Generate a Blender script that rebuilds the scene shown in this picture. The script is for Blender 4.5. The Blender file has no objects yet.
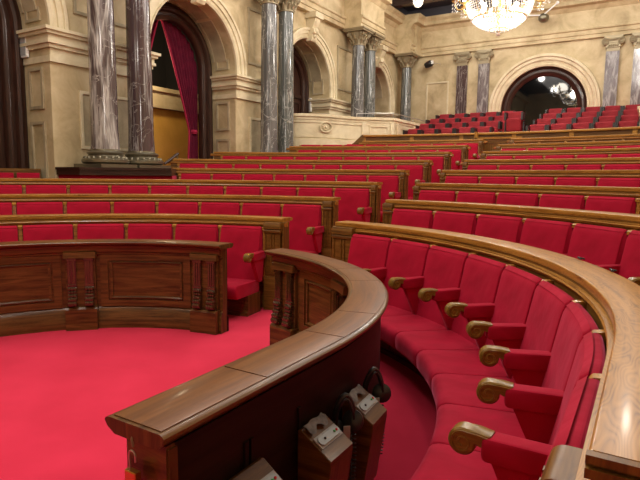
import bpy, math, random
from math import sin, cos, pi, radians as rad
from mathutils import Vector, Matrix
random.seed(7)
C = bpy.context.scene.collection
scn = bpy.context.scene

# ------------------------------------------------------------------ materials
def new_mat(name):
    m = bpy.data.materials.new(name); m.use_nodes = True
    nt = m.node_tree; b = nt.nodes['Principled BSDF']
    return m, nt, b, nt.nodes, nt.links
def ramp(nt, stops):
    r = nt.nodes.new('ShaderNodeValToRGB'); e = r.color_ramp.elements
    while len(e) < len(stops): e.new(.5)
    for i, (p, c) in enumerate(stops): e[i].position = p; e[i].color = (*c, 1)
    return r
def plain(name, col, rough=.5, metal=0., emis=None, es=1., coat=0., spec=.5):
    m, nt, b, N, L = new_mat(name)
    b.inputs['Base Color'].default_value = (*col, 1); b.inputs['Roughness'].default_value = rough
    b.inputs['Metallic'].default_value = metal; b.inputs['Coat Weight'].default_value = coat
    b.inputs['Specular IOR Level'].default_value = spec
    if emis: b.inputs['Emission Color'].default_value = (*emis, 1); b.inputs['Emission Strength'].default_value = es
    n = N.new('ShaderNodeTexNoise'); n.inputs['Scale'].default_value = 60
    bp = N.new('ShaderNodeBump'); bp.inputs['Strength'].default_value = .04
    L.new(n.outputs['Fac'], bp.inputs['Height']); L.new(bp.outputs['Normal'], b.inputs['Normal'])
    return m
def wood(name, dark, mid, light, rough=.3, fig=1.0, coat=.3):
    m, nt, b, N, L = new_mat(name)
    uv = N.new('ShaderNodeUVMap'); uv.uv_map = 'UVMap'
    mp = N.new('ShaderNodeMapping'); mp.inputs['Scale'].default_value = (1.3, 17, 1); L.new(uv.outputs[0], mp.inputs[0])
    n1 = N.new('ShaderNodeTexNoise'); n1.inputs['Scale'].default_value = 2.0; n1.inputs['Detail'].default_value = 6; n1.inputs['Distortion'].default_value = .8
    L.new(mp.outputs[0], n1.inputs['Vector'])
    mp2 = N.new('ShaderNodeMapping'); mp2.inputs['Scale'].default_value = (3.0, 13, 1); L.new(uv.outputs[0], mp2.inputs[0])
    n2 = N.new('ShaderNodeTexNoise'); n2.inputs['Scale'].default_value = 1.1; n2.inputs['Detail'].default_value = 1; L.new(mp2.outputs[0], n2.inputs['Vector'])
    # cathedral figure: rings of a smooth noise field
    ml = N.new('ShaderNodeMath'); ml.operation = 'MULTIPLY'; ml.inputs[1].default_value = 17; L.new(n2.outputs['Fac'], ml.inputs[0])
    pp = N.new('ShaderNodeMath'); pp.operation = 'PINGPONG'; pp.inputs[1].default_value = .5; L.new(ml.outputs[0], pp.inputs[0])
    mx = N.new('ShaderNodeMath'); mx.operation = 'MULTIPLY_ADD'; mx.inputs[1].default_value = .45 * fig; L.new(pp.outputs[0], mx.inputs[0]); L.new(n1.outputs['Fac'], mx.inputs[2])
    r = ramp(nt, [(.33, dark), (.55, mid), (.82, light)]); L.new(mx.outputs[0], r.inputs[0])
    L.new(r.outputs[0], b.inputs['Base Color'])
    b.inputs['Roughness'].default_value = rough; b.inputs['Coat Weight'].default_value = coat; b.inputs['Coat Roughness'].default_value = .1; b.inputs['Specular IOR Level'].default_value = .26
    bp = N.new('ShaderNodeBump'); bp.inputs['Strength'].default_value = .05; bp.inputs['Distance'].default_value = .01
    L.new(n1.outputs['Fac'], bp.inputs['Height']); L.new(bp.outputs['Normal'], b.inputs['Normal'])
    return m
def velvet(name, c1, c2, rough=.8, sheen=.35):
    m, nt, b, N, L = new_mat(name)
    t = N.new('ShaderNodeTexCoord')
    n = N.new('ShaderNodeTexNoise'); n.inputs['Scale'].default_value = 5; n.inputs['Detail'].default_value = 4; n.inputs['Distortion'].default_value = .6
    L.new(t.outputs['Object'], n.inputs['Vector'])
    r = ramp(nt, [(.3, c1), (.72, c2)]); L.new(n.outputs['Fac'], r.inputs[0]); L.new(r.outputs[0], b.inputs['Base Color'])
    b.inputs['Roughness'].default_value = rough; b.inputs['Sheen Weight'].default_value = sheen
    b.inputs['Sheen Roughness'].default_value = .35; b.inputs['Sheen Tint'].default_value = (1, .22, .36, 1)
    b.inputs['Specular IOR Level'].default_value = .15
    n2 = N.new('ShaderNodeTexNoise'); n2.inputs['Scale'].default_value = 9; n2.inputs['Detail'].default_value = 2; L.new(t.outputs['Object'], n2.inputs['Vector'])
    bp = N.new('ShaderNodeBump'); bp.inputs['Strength'].default_value = .25; bp.inputs['Distance'].default_value = .02
    L.new(n2.outputs['Fac'], bp.inputs['Height']); L.new(bp.outputs['Normal'], b.inputs['Normal'])
    return m
def carpet_mat():
    m, nt, b, N, L = new_mat('carpet')
    t = N.new('ShaderNodeTexCoord')
    n = N.new('ShaderNodeTexNoise'); n.inputs['Scale'].default_value = 2.2; n.inputs['Detail'].default_value = 5; L.new(t.outputs['Object'], n.inputs['Vector'])
    r = ramp(nt, [(.3, (.54, .017, .050)), (.7, (.65, .026, .070))]); L.new(n.outputs['Fac'], r.inputs[0]); L.new(r.outputs[0], b.inputs['Base Color'])
    b.inputs['Roughness'].default_value = .95; b.inputs['Specular IOR Level'].default_value = .05
    b.inputs['Sheen Weight'].default_value = .2; b.inputs['Sheen Tint'].default_value = (1, .5, .6, 1)
    n2 = N.new('ShaderNodeTexNoise'); n2.inputs['Scale'].default_value = 350; L.new(t.outputs['Object'], n2.inputs['Vector'])
    bp = N.new('ShaderNodeBump'); bp.inputs['Strength'].default_value = .3; bp.inputs['Distance'].default_value = .005
    L.new(n2.outputs['Fac'], bp.inputs['Height']); L.new(bp.outputs['Normal'], b.inputs['Normal'])
    return m
def stone(name, c1, c2, c3, scale=1.6, rough=.55):
    m, nt, b, N, L = new_mat(name)
    t = N.new('ShaderNodeTexCoord')
    n = N.new('ShaderNodeTexNoise'); n.inputs['Scale'].default_value = scale; n.inputs['Detail'].default_value = 8; n.inputs['Roughness'].default_value = .62; n.inputs['Distortion'].default_value = .5
    L.new(t.outputs['Object'], n.inputs['Vector'])
    r = ramp(nt, [(.28, c1), (.5, c2), (.72, c3)]); L.new(n.outputs['Fac'], r.inputs[0]); L.new(r.outputs[0], b.inputs['Base Color'])
    b.inputs['Roughness'].default_value = rough; b.inputs['Specular IOR Level'].default_value = .3
    n2 = N.new('ShaderNodeTexNoise'); n2.inputs['Scale'].default_value = 14; n2.inputs['Detail'].default_value = 5; L.new(t.outputs['Object'], n2.inputs['Vector'])
    bp = N.new('ShaderNodeBump'); bp.inputs['Strength'].default_value = .12; bp.inputs['Distance'].default_value = .02
    L.new(n2.outputs['Fac'], bp.inputs['Height']); L.new(bp.outputs['Normal'], b.inputs['Normal'])
    return m
def marble(name, c1, c2, vein, off=(0, 0, 0), band=1.0, tilt=.0):
    m, nt, b, N, L = new_mat(name)
    t = N.new('ShaderNodeTexCoord')
    mp = N.new('ShaderNodeMapping'); mp.inputs['Location'].default_value = off; mp.inputs['Scale'].default_value = (1, 1, .10); mp.inputs['Rotation'].default_value = (tilt, tilt * .5, 0)
    L.new(t.outputs['Object'], mp.inputs[0])
    n = N.new('ShaderNodeTexNoise'); n.inputs['Scale'].default_value = 4.0; n.inputs['Detail'].default_value = 7; n.inputs['Distortion'].default_value = 1.2; L.new(mp.outputs[0], n.inputs['Vector'])
    base = ramp(nt, [(.3, c1), (.7, c2)]); L.new(n.outputs['Fac'], base.inputs[0])
    # wide pale vertical bands
    n3 = N.new('ShaderNodeTexNoise'); n3.inputs['Scale'].default_value = 3.0; n3.inputs['Detail'].default_value = 4; n3.inputs['Roughness'].default_value = .65; n3.inputs['Distortion'].default_value = .7
    L.new(mp.outputs[0], n3.inputs['Vector'])
    s = N.new('ShaderNodeMath'); s.operation = 'SUBTRACT'; s.inputs[1].default_value = .5; L.new(n3.outputs['Fac'], s.inputs[0])
    a = N.new('ShaderNodeMath'); a.operation = 'ABSOLUTE'; L.new(s.outputs[0], a.inputs[0])
    vr = ramp(nt, [(.0, (1, 1, 1)), (.018 * band, (.55, .55, .55)), (.06 * band, (0, 0, 0))]); L.new(a.outputs[0], vr.inputs[0])
    # fine cross veins
    n4 = N.new('ShaderNodeTexNoise'); n4.inputs['Scale'].default_value = 2.2; n4.inputs['Detail'].default_value = 5; n4.inputs['Distortion'].default_value = 1.5; L.new(t.outputs['Object'], n4.inputs['Vector'])
    s4 = N.new('ShaderNodeMath'); s4.operation = 'SUBTRACT'; s4.inputs[1].default_value = .47; L.new(n4.outputs['Fac'], s4.inputs[0])
    a4 = N.new('ShaderNodeMath'); a4.operation = 'ABSOLUTE'; L.new(s4.outputs[0], a4.inputs[0])
    v4 = ramp(nt, [(.0, (.8, .8, .8)), (.012, (0, 0, 0))]); L.new(a4.outputs[0], v4.inputs[0])
    mxx = N.new('ShaderNodeMath'); mxx.operation = 'MAXIMUM'; L.new(vr.outputs[0], mxx.inputs[0]); L.new(v4.outputs[0], mxx.inputs[1])
    mix = N.new('ShaderNodeMix'); mix.data_type = 'RGBA'; L.new(mxx.outputs[0], mix.inputs[0]); L.new(base.outputs[0], mix.inputs[6]); mix.inputs[7].default_value = (*vein, 1)
    L.new(mix.outputs[2], b.inputs['Base Color'])
    b.inputs['Roughness'].default_value = .16; b.inputs['Coat Weight'].default_value = .3; b.inputs['Coat Roughness'].default_value = .08
    return m

M = {}
M['mahog'] = wood('mahogany', (.046, .018, .005), (.105, .045, .012), (.18, .082, .023), .3, .25, .15)
M['mahogshade'] = wood('shaded_mahogany', (.008, .004, .002), (.014, .006, .003), (.024, .010, .005), .5, .2, .0)  # shade behind the front desk, put into the colour as near-black mahogany
M['mahogshade'].node_tree.nodes['Principled BSDF'].inputs['Specular IOR Level'].default_value = .2
M['carved'] = wood('polished_carved_mahogany', (.030, .014, .006), (.06, .028, .010), (.10, .05, .018), .14, .2, .6)
M['mahogtop'] = wood('mahogany_top', (.085, .028, .008), (.14, .050, .013), (.205, .080, .022), .34, .3, .12)
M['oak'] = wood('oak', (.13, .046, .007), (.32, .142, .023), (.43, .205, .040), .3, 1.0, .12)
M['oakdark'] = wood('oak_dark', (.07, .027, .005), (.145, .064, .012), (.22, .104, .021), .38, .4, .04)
M['doorwood'] = wood('door_wood', (.018, .008, .006), (.038, .015, .010), (.068, .027, .017), .35, .4, .15)
M['velvet'] = velvet('red_velvet', (.29, .0025, .018), (.39, .004, .028), .85, .35)
M['gallery'] = velvet('dark_red_cloth', (.21, .017, .022), (.27, .023, .030), .85, .1)
M['curtain'] = velvet('curtain_cloth', (.075, .003, .016), (.12, .006, .024), .85, .2)
M['curtain_edge'] = velvet('curtain_fringe', (.28, .014, .045), (.36, .02, .06), .85, .2)
M['carpet'] = carpet_mat()
M['stone'] = stone('limestone', (.32, .24, .125), (.53, .42, .245), (.67, .56, .355))
M['stonepale'] = stone('pale_limestone', (.52, .43, .27), (.66, .57, .38), (.76, .68, .49), 2.4)
M['stonegrey'] = stone('grey_stone', (.24, .20, .13), (.40, .33, .21), (.54, .46, .31), 1.8)
M['marbleA'] = marble('purple_marble_banded', (.055, .037, .038), (.11, .080, .080), (.46, .43, .40), (1.3, .2, 0), 1.5)
M['marbleB'] = marble('purple_marble', (.050, .028, .030), (.085, .052, .055), (.30, .27, .26), (4.1, 1.7, .4), .45)
M['marbleC'] = marble('grey_marble', (.075, .075, .075), (.16, .155, .15), (.42, .42, .40), (7.1, 3.3, 2.4), .35, .5)
M['marbleD'] = marble('grey_green_marble', (.07, .075, .07), (.13, .14, .13), (.38, .38, .36), (2.1, 8.3, 5.4), .3, .4)
M['marbleP'] = marble('pilaster_marble', (.09, .07, .075), (.19, .16, .165), (.38, .36, .35), (3.1, 5.3, 1.4), .7, .2)
M['bronze'] = plain('aged_bronze', (.20, .175, .12), .3, .7)
M['capital'] = plain('dull_gilt_capital', (.30, .245, .15), .45, .35)
M['brass'] = plain('brass', (.62, .42, .14), .28, 1.)
M['carved'].node_tree.nodes['Principled BSDF'].inputs['Specular IOR Level'].default_value = .7
M['scroll'] = wood('gilt_wood', (.12, .062, .010), (.21, .118, .020), (.32, .19, .038), .3, .2, .1)
M['black'] = plain('black_plastic', (.012, .012, .013), .35)
M['silver'] = plain('silver_panel', (.24, .26, .27), .4, .3)
M['greycloth'] = plain('grey_foam', (.33, .33, .33), .8)
M['foam'] = stone('worn_grey_foam', (.06, .045, .04), (.13, .11, .10), (.22, .20, .18), 30, .6)
M['red'] = plain('red_button', (.7, .03, .03), .4)
M['green'] = plain('green_button', (.08, .45, .15), .4)
M['yellow'] = stone('ochre_plaster', (.60, .33, .055), (.70, .40, .075), (.78, .46, .10), 1.0, .8)
M['white'] = plain('white_plastic', (.8, .8, .78), .4)
M['steel'] = plain('brushed_steel', (.55, .53, .48), .3, .9)
M['ceiling'] = plain('dark_ceiling_paint', (.045, .042, .055), .6)
M['beam'] = wood('ceiling_beam', (.05, .03, .025), (.08, .05, .04), (.12, .08, .06), .5)
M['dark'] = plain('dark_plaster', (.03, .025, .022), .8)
m, nt, b, N, L = new_mat('window_glass'); b.inputs['Base Color'].default_value = (.002, .0025, .003, 1); b.inputs['Roughness'].default_value = .03; b.inputs['Specular IOR Level'].default_value = .45
n = N.new('ShaderNodeTexNoise'); n.inputs['Scale'].default_value = 1.3; bp = N.new('ShaderNodeBump'); bp.inputs['Strength'].default_value = .03; L.new(n.outputs[0], bp.inputs['Height']); L.new(bp.outputs[0], b.inputs['Normal'])
M['glass'] = m
m, nt, b, N, L = new_mat('crystal'); b.inputs['Base Color'].default_value = (.95, .93, .9, 1); b.inputs['Roughness'].default_value = .08; b.inputs['Transmission Weight'].default_value = .35; b.inputs['Subsurface Weight'].default_value = 0
M['crystal'] = m
M['bulb'] = plain('lit_bulb', (1, .9, .75), .4, emis=(1, .86, .66), es=26)

# ------------------------------------------------------------------ mesh builder
def pt(r, a):
    """Point of a bench line: half circle about the rostrum, going on as straight wings."""
    if a < 0: return (r, a * 3.09)
    if a > pi: return (-r, (pi - a) * 3.09)
    return (r * cos(a), r * sin(a))
class MB:
    def __init__(s): s.v = []; s.f = []; s.uv = []
    def face(s, idx, uvs=None):
        s.f.append(idx); s.uv.append(uvs)
    def add(s, verts, faces, uvs=None):
        o = len(s.v); s.v += [tuple(v) for v in verts]
        for i, f in enumerate(faces): s.face([j + o for j in f], uvs[i] if uvs else None)
    def box(s, x0, x1, y0, y1, z0, z1, mat=None):
        P = [Vector((x, y, z)) for z in (z0, z1) for y in (y0, y1) for x in (x0, x1)]
        if mat is not None: P = [mat @ p for p in P]
        F = [(0, 2, 3, 1), (4, 5, 7, 6), (0, 1, 5, 4), (2, 6, 7, 3), (0, 4, 6, 2), (1, 3, 7, 5)]
        s.add(P, F, [s.autouv([P[i] for i in f]) for f in F]); return s
    @staticmethod
    def autouv(ps):
        e1 = ps[1] - ps[0]; e2 = ps[-1] - ps[0]
        k = (ps[0].x * 3.1 + ps[0].y * 1.7 + ps[0].z * 2.3)
        if e1.length >= e2.length: a, b2 = e1.normalized() if e1.length else e1, e2.normalized() if e2.length else e2
        else: a, b2 = e2.normalized(), e1.normalized() if e1.length else e1
        return [((p - ps[0]).dot(a) + k, (p - ps[0]).dot(b2) + k * .37) for p in ps]
    def sweep(s, prof, a0, a1, step=rad(2.2), caps=True, fn=pt, off=0.):
        """closed profile of (r,z) swept along the bench line from a0 to a1"""
        n = max(1, int(math.ceil(abs(a1 - a0) / step))); o = len(s.v); k = len(prof)
        ang = [a0 + (a1 - a0) * i / n for i in range(n + 1)]
        if a0 < 0 < a1:
            ang = sorted(set(ang + [0.0]))
        if a0 < pi < a1: ang = sorted(set(ang + [pi]))
        n = len(ang) - 1
        for a in ang:
            for r, z in prof:
                x, y = fn(r, a); s.v.append((x, y, z))
        rm = sum(p[0] for p in prof) / k
        d = [0]
        for j in range(k):
            p, q = prof[j], prof[(j + 1) % k]; d.append(d[-1] + math.hypot(q[0] - p[0], q[1] - p[1]))
        for i in range(n):
            for j in range(k):
                j2 = (j + 1) % k
                u0, u1 = ang[i] * rm, ang[i + 1] * rm
                s.face([o + i * k + j, o + i * k + j2, o + (i + 1) * k + j2, o + (i + 1) * k + j],
                       [(u0 + off, d[j]), (u0 + off, d[j + 1]), (u1 + off, d[j + 1]), (u1 + off, d[j])])
        if caps:
            s.face([o + j for j in reversed(range(k))], [(prof[j][1], prof[j][0]) for j in reversed(range(k))])
            s.face([o + n * k + j for j in range(k)], [(prof[j][1], prof[j][0]) for j in range(k)])
        return s
    def lathe(s, prof, c=(0, 0, 0), n=24, a0=0, a1=2 * pi, lobes=0, amp=0.):
        o = len(s.v); full = abs(a1 - a0 - 2 * pi) < 1e-6; m = n if full else n + 1; k = len(prof)
        for i in range(m):
            a = a0 + (a1 - a0) * i / n; q = 1 + amp * cos(lobes * a)
            for r, z in prof: s.v.append((c[0] + r * q * cos(a), c[1] + r * q * sin(a), c[2] + z))
        for i in range(n):
            i2 = (i + 1) % m
            for j in range(k - 1):
                s.face([o + i * k + j, o + i2 * k + j, o + i2 * k + j + 1, o + i * k + j + 1], [(prof[j][1], i), (prof[j][1], i + 1), (prof[j + 1][1], i + 1), (prof[j + 1][1], i)])
        return s
    def tube(s, path, r, n=8, close=False, radii=None):
        o = len(s.v); path = [Vector(p) for p in path]; m = len(path); up = Vector((0, 0, 1)); prev = None
        for i, p in enumerate(path):
            if close: t = path[(i + 1) % m] - path[i - 1]
            else: t = path[min(i + 1, m - 1)] - path[max(i - 1, 0)]
            t.normalize()
            if prev is None:
                a = t.cross(up)
                if a.length < .05: a = t.cross(Vector((1, 0, 0)))
            else: a = prev - t * prev.dot(t)
            a.normalize(); b2 = t.cross(a); prev = a
            rr = radii[i] if radii else r
            for j in range(n):
                w = 2 * pi * j / n; s.v.append(tuple(p + a * rr * cos(w) + b2 * rr * sin(w)))
        for i in range(m if close else m - 1):
            i2 = (i + 1) % m
            for j in range(n):
                j2 = (j + 1) % n
                s.face([o + i * n + j, o + i * n + j2, o + i2 * n + j2, o + i2 * n + j], [(i * .1, j * .01)] * 4)
        if not close:
            s.face([o + j for j in reversed(range(n))]); s.face([o + (m - 1) * n + j for j in range(n)])
        return s
    def ball(s, c, r, n=8, sz=1., sx=1., sy=1.):
        pr = [(max(1e-4, cos(-pi / 2 + pi * i / n)), sin(-pi / 2 + pi * i / n)) for i in range(n + 1)]
        o = len(s.v); s.lathe([(p * r, q * r * sz) for p, q in pr], c, n * 2)
        return s
    def extrude(s, poly, w0, w1, mat, bevel=0.):
        """poly of (a,b) in the local x-z plane, extruded along local y from w0 to w1"""
        k = len(poly); cx = sum(p[0] for p in poly) / k; cz = sum(p[1] for p in poly) / k
        def ring(w, sh):
            out = []
            for a, b2 in poly:
                d = math.hypot(a - cx, b2 - cz) or 1
                f = max(0, 1 - sh / d); out.append(mat @ Vector((cx + (a - cx) * f, w, cz + (b2 - cz) * f)))
            return out
        rings = [ring(w0, bevel), ring(w0 + bevel, 0), ring(w1 - bevel, 0), ring(w1, bevel)] if bevel else [ring(w0, 0), ring(w1, 0)]
        o = len(s.v)
        for r in rings: s.v += [tuple(p) for p in r]
        for i in range(len(rings) - 1):
            for j in range(k):
                j2 = (j + 1) % k; f = [o + i * k + j, o + i * k + j2, o + (i + 1) * k + j2, o + (i + 1) * k + j]
                s.face(f, s.autouv([Vector(s.v[t]) for t in f]))
        e = (len(rings) - 1) * k
        s.face([o + j for j in reversed(range(k))], [(poly[j][0], poly[j][1]) for j in reversed(range(k))])
        s.face([o + e + j for j in range(k)], [(p[0], p[1]) for p in poly])
        return s
    def build(s, name, mat, parent=None, smooth=False, mw=None):
        me = bpy.data.meshes.new(name); me.from_pydata(s.v, [], s.f); me.update()
        uv = me.uv_layers.new(name='UVMap'); i = 0
        for f, u in zip(s.f, s.uv):
            for j in range(len(f)):
                if u: uv.data[i].uv = u[j]
                i += 1
        import bmesh
        bm = bmesh.new(); bm.from_mesh(me); bmesh.ops.recalc_face_normals(bm, faces=bm.faces); bm.to_mesh(me); bm.free()
        me.materials.append(M[mat] if isinstance(mat, str) else mat)
        if smooth:
            me.polygons.foreach_set('use_smooth', [True] * len(me.polygons))
            me.set_sharp_from_angle(angle=rad(42 if smooth is True else smooth))
        o = bpy.data.objects.new(name, me); C.objects.link(o)
        if parent is not None: o.parent = parent
        if mw is not None: o.matrix_world = mw
        return o
def tag(o, label=None, cat=None, group=None, kind=None):
    if label: o['label'] = label
    if cat: o['category'] = cat
    if group: o['group'] = group
    if kind: o['kind'] = kind
    return o
def thing(name, label, cat, loc=(0, 0, 0), rz=0, group=None):
    o = bpy.data.objects.new(name, None); C.objects.link(o); o.location = loc; o.rotation_euler = (0, 0, rz)
    o.empty_display_size = .1
    return tag(o, label, cat, group)
def local(root, mb):
    """bring a builder's world coordinates into the frame of its root"""
    mi = Matrix.Translation(root.location) @ Matrix.Rotation(root.rotation_euler.z, 4, 'Z'); mi.invert()
    mb.v = [tuple(mi @ Vector(v)) for v in mb.v]; return mb
def copy_tree(o, parent=None):
    c = o.copy(); C.objects.link(c)
    if parent is not None: c.parent = parent
    for ch in list(o.children): copy_tree(ch, c)
    return c
ORD = ['first', 'second', 'third', 'fourth', 'fifth', 'sixth', 'seventh', 'eighth', 'ninth', 'tenth', 'eleventh', 'twelfth']

# ------------------------------------------------------------------ hemicycle rows
R1, DR, DZ, ZS = 3.086, 1.135, .194, .928
RR = lambda k: R1 + DR * (k - 1)
ZF = lambda k: DZ * (k - 1)                 # floor level of a row
# seat boundary angles (degrees), from the aisle outwards
LB = {1: (98.95, 10.24, 7), 2: (92.55 + 1.5, 7.91, 9), 3: (93.15, 6.26, 10), 4: (92.9, 4.95, 7), 5: (92.6, 4.04, 9), 6: (92.3, 3.5, 9), 7: (92.0, 3.17, 7), 8: (91.6, 2.9, 8)}
RB = {1: (77.5, 9.78, 9), 2: (82.2, 7.80, 6), 3: (85.2, 6.07, 5), 4: (86.25, 4.97, 5), 5: (86.75, 4.10, 5), 6: (87.1, 3.53, 5), 7: (87.4, 3.12, 5)}
LB[2] = (95.6, 7.91, 8)

# --- soft shapes
def soft(prof, stations, R, fn=None):
    """stations: (angle or offset, inset). profile shrunk to its centroid by inset"""
    mb = MB(); k = len(prof); cx = sum(p[0] for p in prof) / k; cz = sum(p[1] for p in prof) / k
    for a, ins in stations:
        for r, z in prof:
            d = math.hypot(r - cx, z - cz) or 1; f = max(.0, 1 - ins / d)
            rr, zz = cx + (r - cx) * f, cz + (z - cz) * f
            mb.v.append(fn(rr, a, zz))
    n = len(stations)
    for i in range(n - 1):
        for j in range(k):
            j2 = (j + 1) % k; mb.face([i * k + j, i * k + j2, (i + 1) * k + j2, (i + 1) * k + j])
    mb.face([j for j in reversed(range(k))]); mb.face([(n - 1) * k + j for j in range(k)])
    return mb
def roundprof(pts, rads, seg=4):
    out = []; n = len(pts)
    for i in range(n):
        p0, p, p1 = Vector(pts[i - 1]), Vector(pts[i]), Vector(pts[(i + 1) % n]); r = rads[i]
        if r <= 0: out.append(tuple(p)); continue
        d0 = (p0 - p).normalized(); d1 = (p1 - p).normalized()
        a = p + d0 * r; b2 = p + d1 * r
        for t in range(seg + 1):
            t /= seg; out.append(tuple(a * (1 - t) ** 2 + p * 2 * t * (1 - t) + b2 * t * t))
    return out
def stations(h, R, straight, r_ref=None, e=.012):
    """half width h metres at radius R"""
    S = [(-h, e * 1.1), (-h + e * .35, e * .4), (-h + e, 0.)]
    S += [(-h + e + (2 * h - 2 * e) * i / 5, 0.) for i in range(1, 5)] + [(h - e, 0.), (h - e * .35, e * .4), (h, e * 1.1)]
    return S
SC = {}
def scroll_mb():
    """volute end of an armrest: local x = towards the bench back, y across, z up; origin at its middle"""
    pts = []
    for i in range(22):
        t = i / 21; a = rad(75 + 285 * t); r = .050 - .006 * t
        pts.append((-.018 + r * cos(a), r * sin(a) - .006))
    pts = [(.075, .036), (.03, .043)] + pts + [(.028, .002), (.045, -.006), (.075, -.010)]
    mb = MB().extrude(pts, -.03, .03, Matrix.Identity(4), .006)
    for sgn in (-1, 1):
        path = []
        for i in range(30):
            t = i / 29; a = rad(70 + 560 * t); r = .040 * (1 - t * .78)
            path.append((-.018 + r * cos(a), sgn * .030, r * sin(a) - .006))
        mb.tube([(.07, sgn * .030, .026), (.03, sgn * .030, .031)] + path, .0042, 5)
    return mb
def seat_proto(k, pitch, arms=True, near=False):
    """one tip-up style chamber seat; local x = outwards, y = along the row, z from the row floor"""
    R = RR(k); straight = k == 0
    if straight: R = R1
    h = pitch / 2 - (.012 if near or k == 0 else .026)
    def fn(r, w, z):
        if straight: return (r - R1, w, z)
        a = w / R; rr = r
        return (rr * cos(a) - R, rr * sin(a), z)
    back = roundprof([(R - .20, .33), (R - .085, .905), (R - .055, .932), (R - .012, .925), (R - .010, .36), (R - .10, .33)], [.02, .045, .03, .02, .02, .02], 4)
    cush = roundprof([(R - .64, .225), (R - .655, .375), (R - .14, .355), (R - .14, .22)], [.04, .075, .02, .02], 5)
    S = stations(h, R, straight)
    q_ = (pitch / 2 - .004) / h; Sc = [(w * q_, i) for w, i in S]
    out = {'back': soft(back, S, R, fn), 'cush': soft(cush, Sc, R, fn)}
    base = MB()
    return out, fn, R
def arm_meshes(R, pitch, straight):
    h = -pitch / 2
    def fn(r, w, z):
        if straight: return (r - R1, h + w, z)
        a = h / R; x, y = r * cos(a) - R, r * sin(a)
        return (x - w * sin(a), y + w * cos(a), z)
    pad = roundprof([(R - .345, .585), (R - .345, .668), (R - .06, .672), (R - .06, .59)], [.02, .022, .012, .012], 3)
    S = [(-.036, .010), (-.032, .003), (-.024, 0), (0, 0), (.024, 0), (.032, .003), (.036, .010)]
    p = soft(pad, S, R, fn)
    pan = roundprof([(R - .32, .60), (R - .09, .60), (R - .13, .34), (R - .20, .34)], [.01, .01, .01, .01], 2)
    q = soft(pan, [(-.024, .004), (-.020, 0), (.020, 0), (.024, .004)], R, fn)
    sc = scroll_mb()
    a = 0 if straight else h / R
    ox, oy, _ = fn(R - .39, 0, 0)
    mt = Matrix.Translation((ox, oy, .637)) @ Matrix.Rotation(a, 4, 'Z')
    sc.v = [tuple(mt @ Vector(v)) for v in sc.v]
    return p, q, sc
def make_seat(k, pitch, straight=False, arm=True, near=False):
    (ms, fn, R) = seat_proto(0 if straight else k, pitch, near=near)
    root = thing('chamber_seat', 'x', 'seat', (0, 0, 0))
    ms['back'].build('backrest', 'velvet', root, True); ms['cush'].build('seat_cushion', 'velvet', root, True)
    if arm:
        p, q, sc = arm_meshes(R1 if straight else RR(k), pitch, straight)
        ar = p.build('armrest', 'velvet', root, True); q.build('side_panel', 'velvet', ar, True); s_ = sc.build('scroll', 'scroll', ar, 35)
        s_['label'] = 'gilded carved wood scroll'
    return root
def place_seats(side):
    B = LB if side == 'L' else RB
    for k, (e, st, n) in B.items():
        protos = {}
        for i in range(n):
            a = e + st * (i + .5) if side == 'L' else e - st * (i + .5)
            armed = k == 1 or (side == 'L' and i == 0) or (side == 'R' and k == 2)
            straight = side == 'R' and k == 1 and a < 1
            key = (armed, straight); pitch = rad(st) * RR(k)
            if key not in protos:
                protos[key] = make_seat(k, pitch, straight, armed, side == 'R' and k == 1); o = protos[key]
            else: o = copy_tree(protos[key])
            x, y = pt(RR(k), rad(a)); o.location = (x, y, ZF(k)); o.rotation_euler = (0, 0, 0 if straight else rad(a))
            sd = 'left' if side == 'L' else 'right'
            if side == 'L':
                where = ('its scrolled armrest beside the aisle' if i == 0 else '%s seat from the aisle' % ORD[i])
            else:
                where = ('beside the carved aisle-end post' if i == 0 else ('nearest the camera by the oak post' if (k == 1 and i == n - 1) else '%s seat from the aisle' % ORD[i]))
            o['label'] = 'red velvet seat, %s row %s of aisle, %s' % (ORD[k - 1] if k < 8 else 'rearmost', sd, where)
            o['group'] = 'red velvet seats, %s bench row %s of the aisle' % (ORD[k - 1], sd)
place_seats('L'); place_seats('R')

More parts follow.
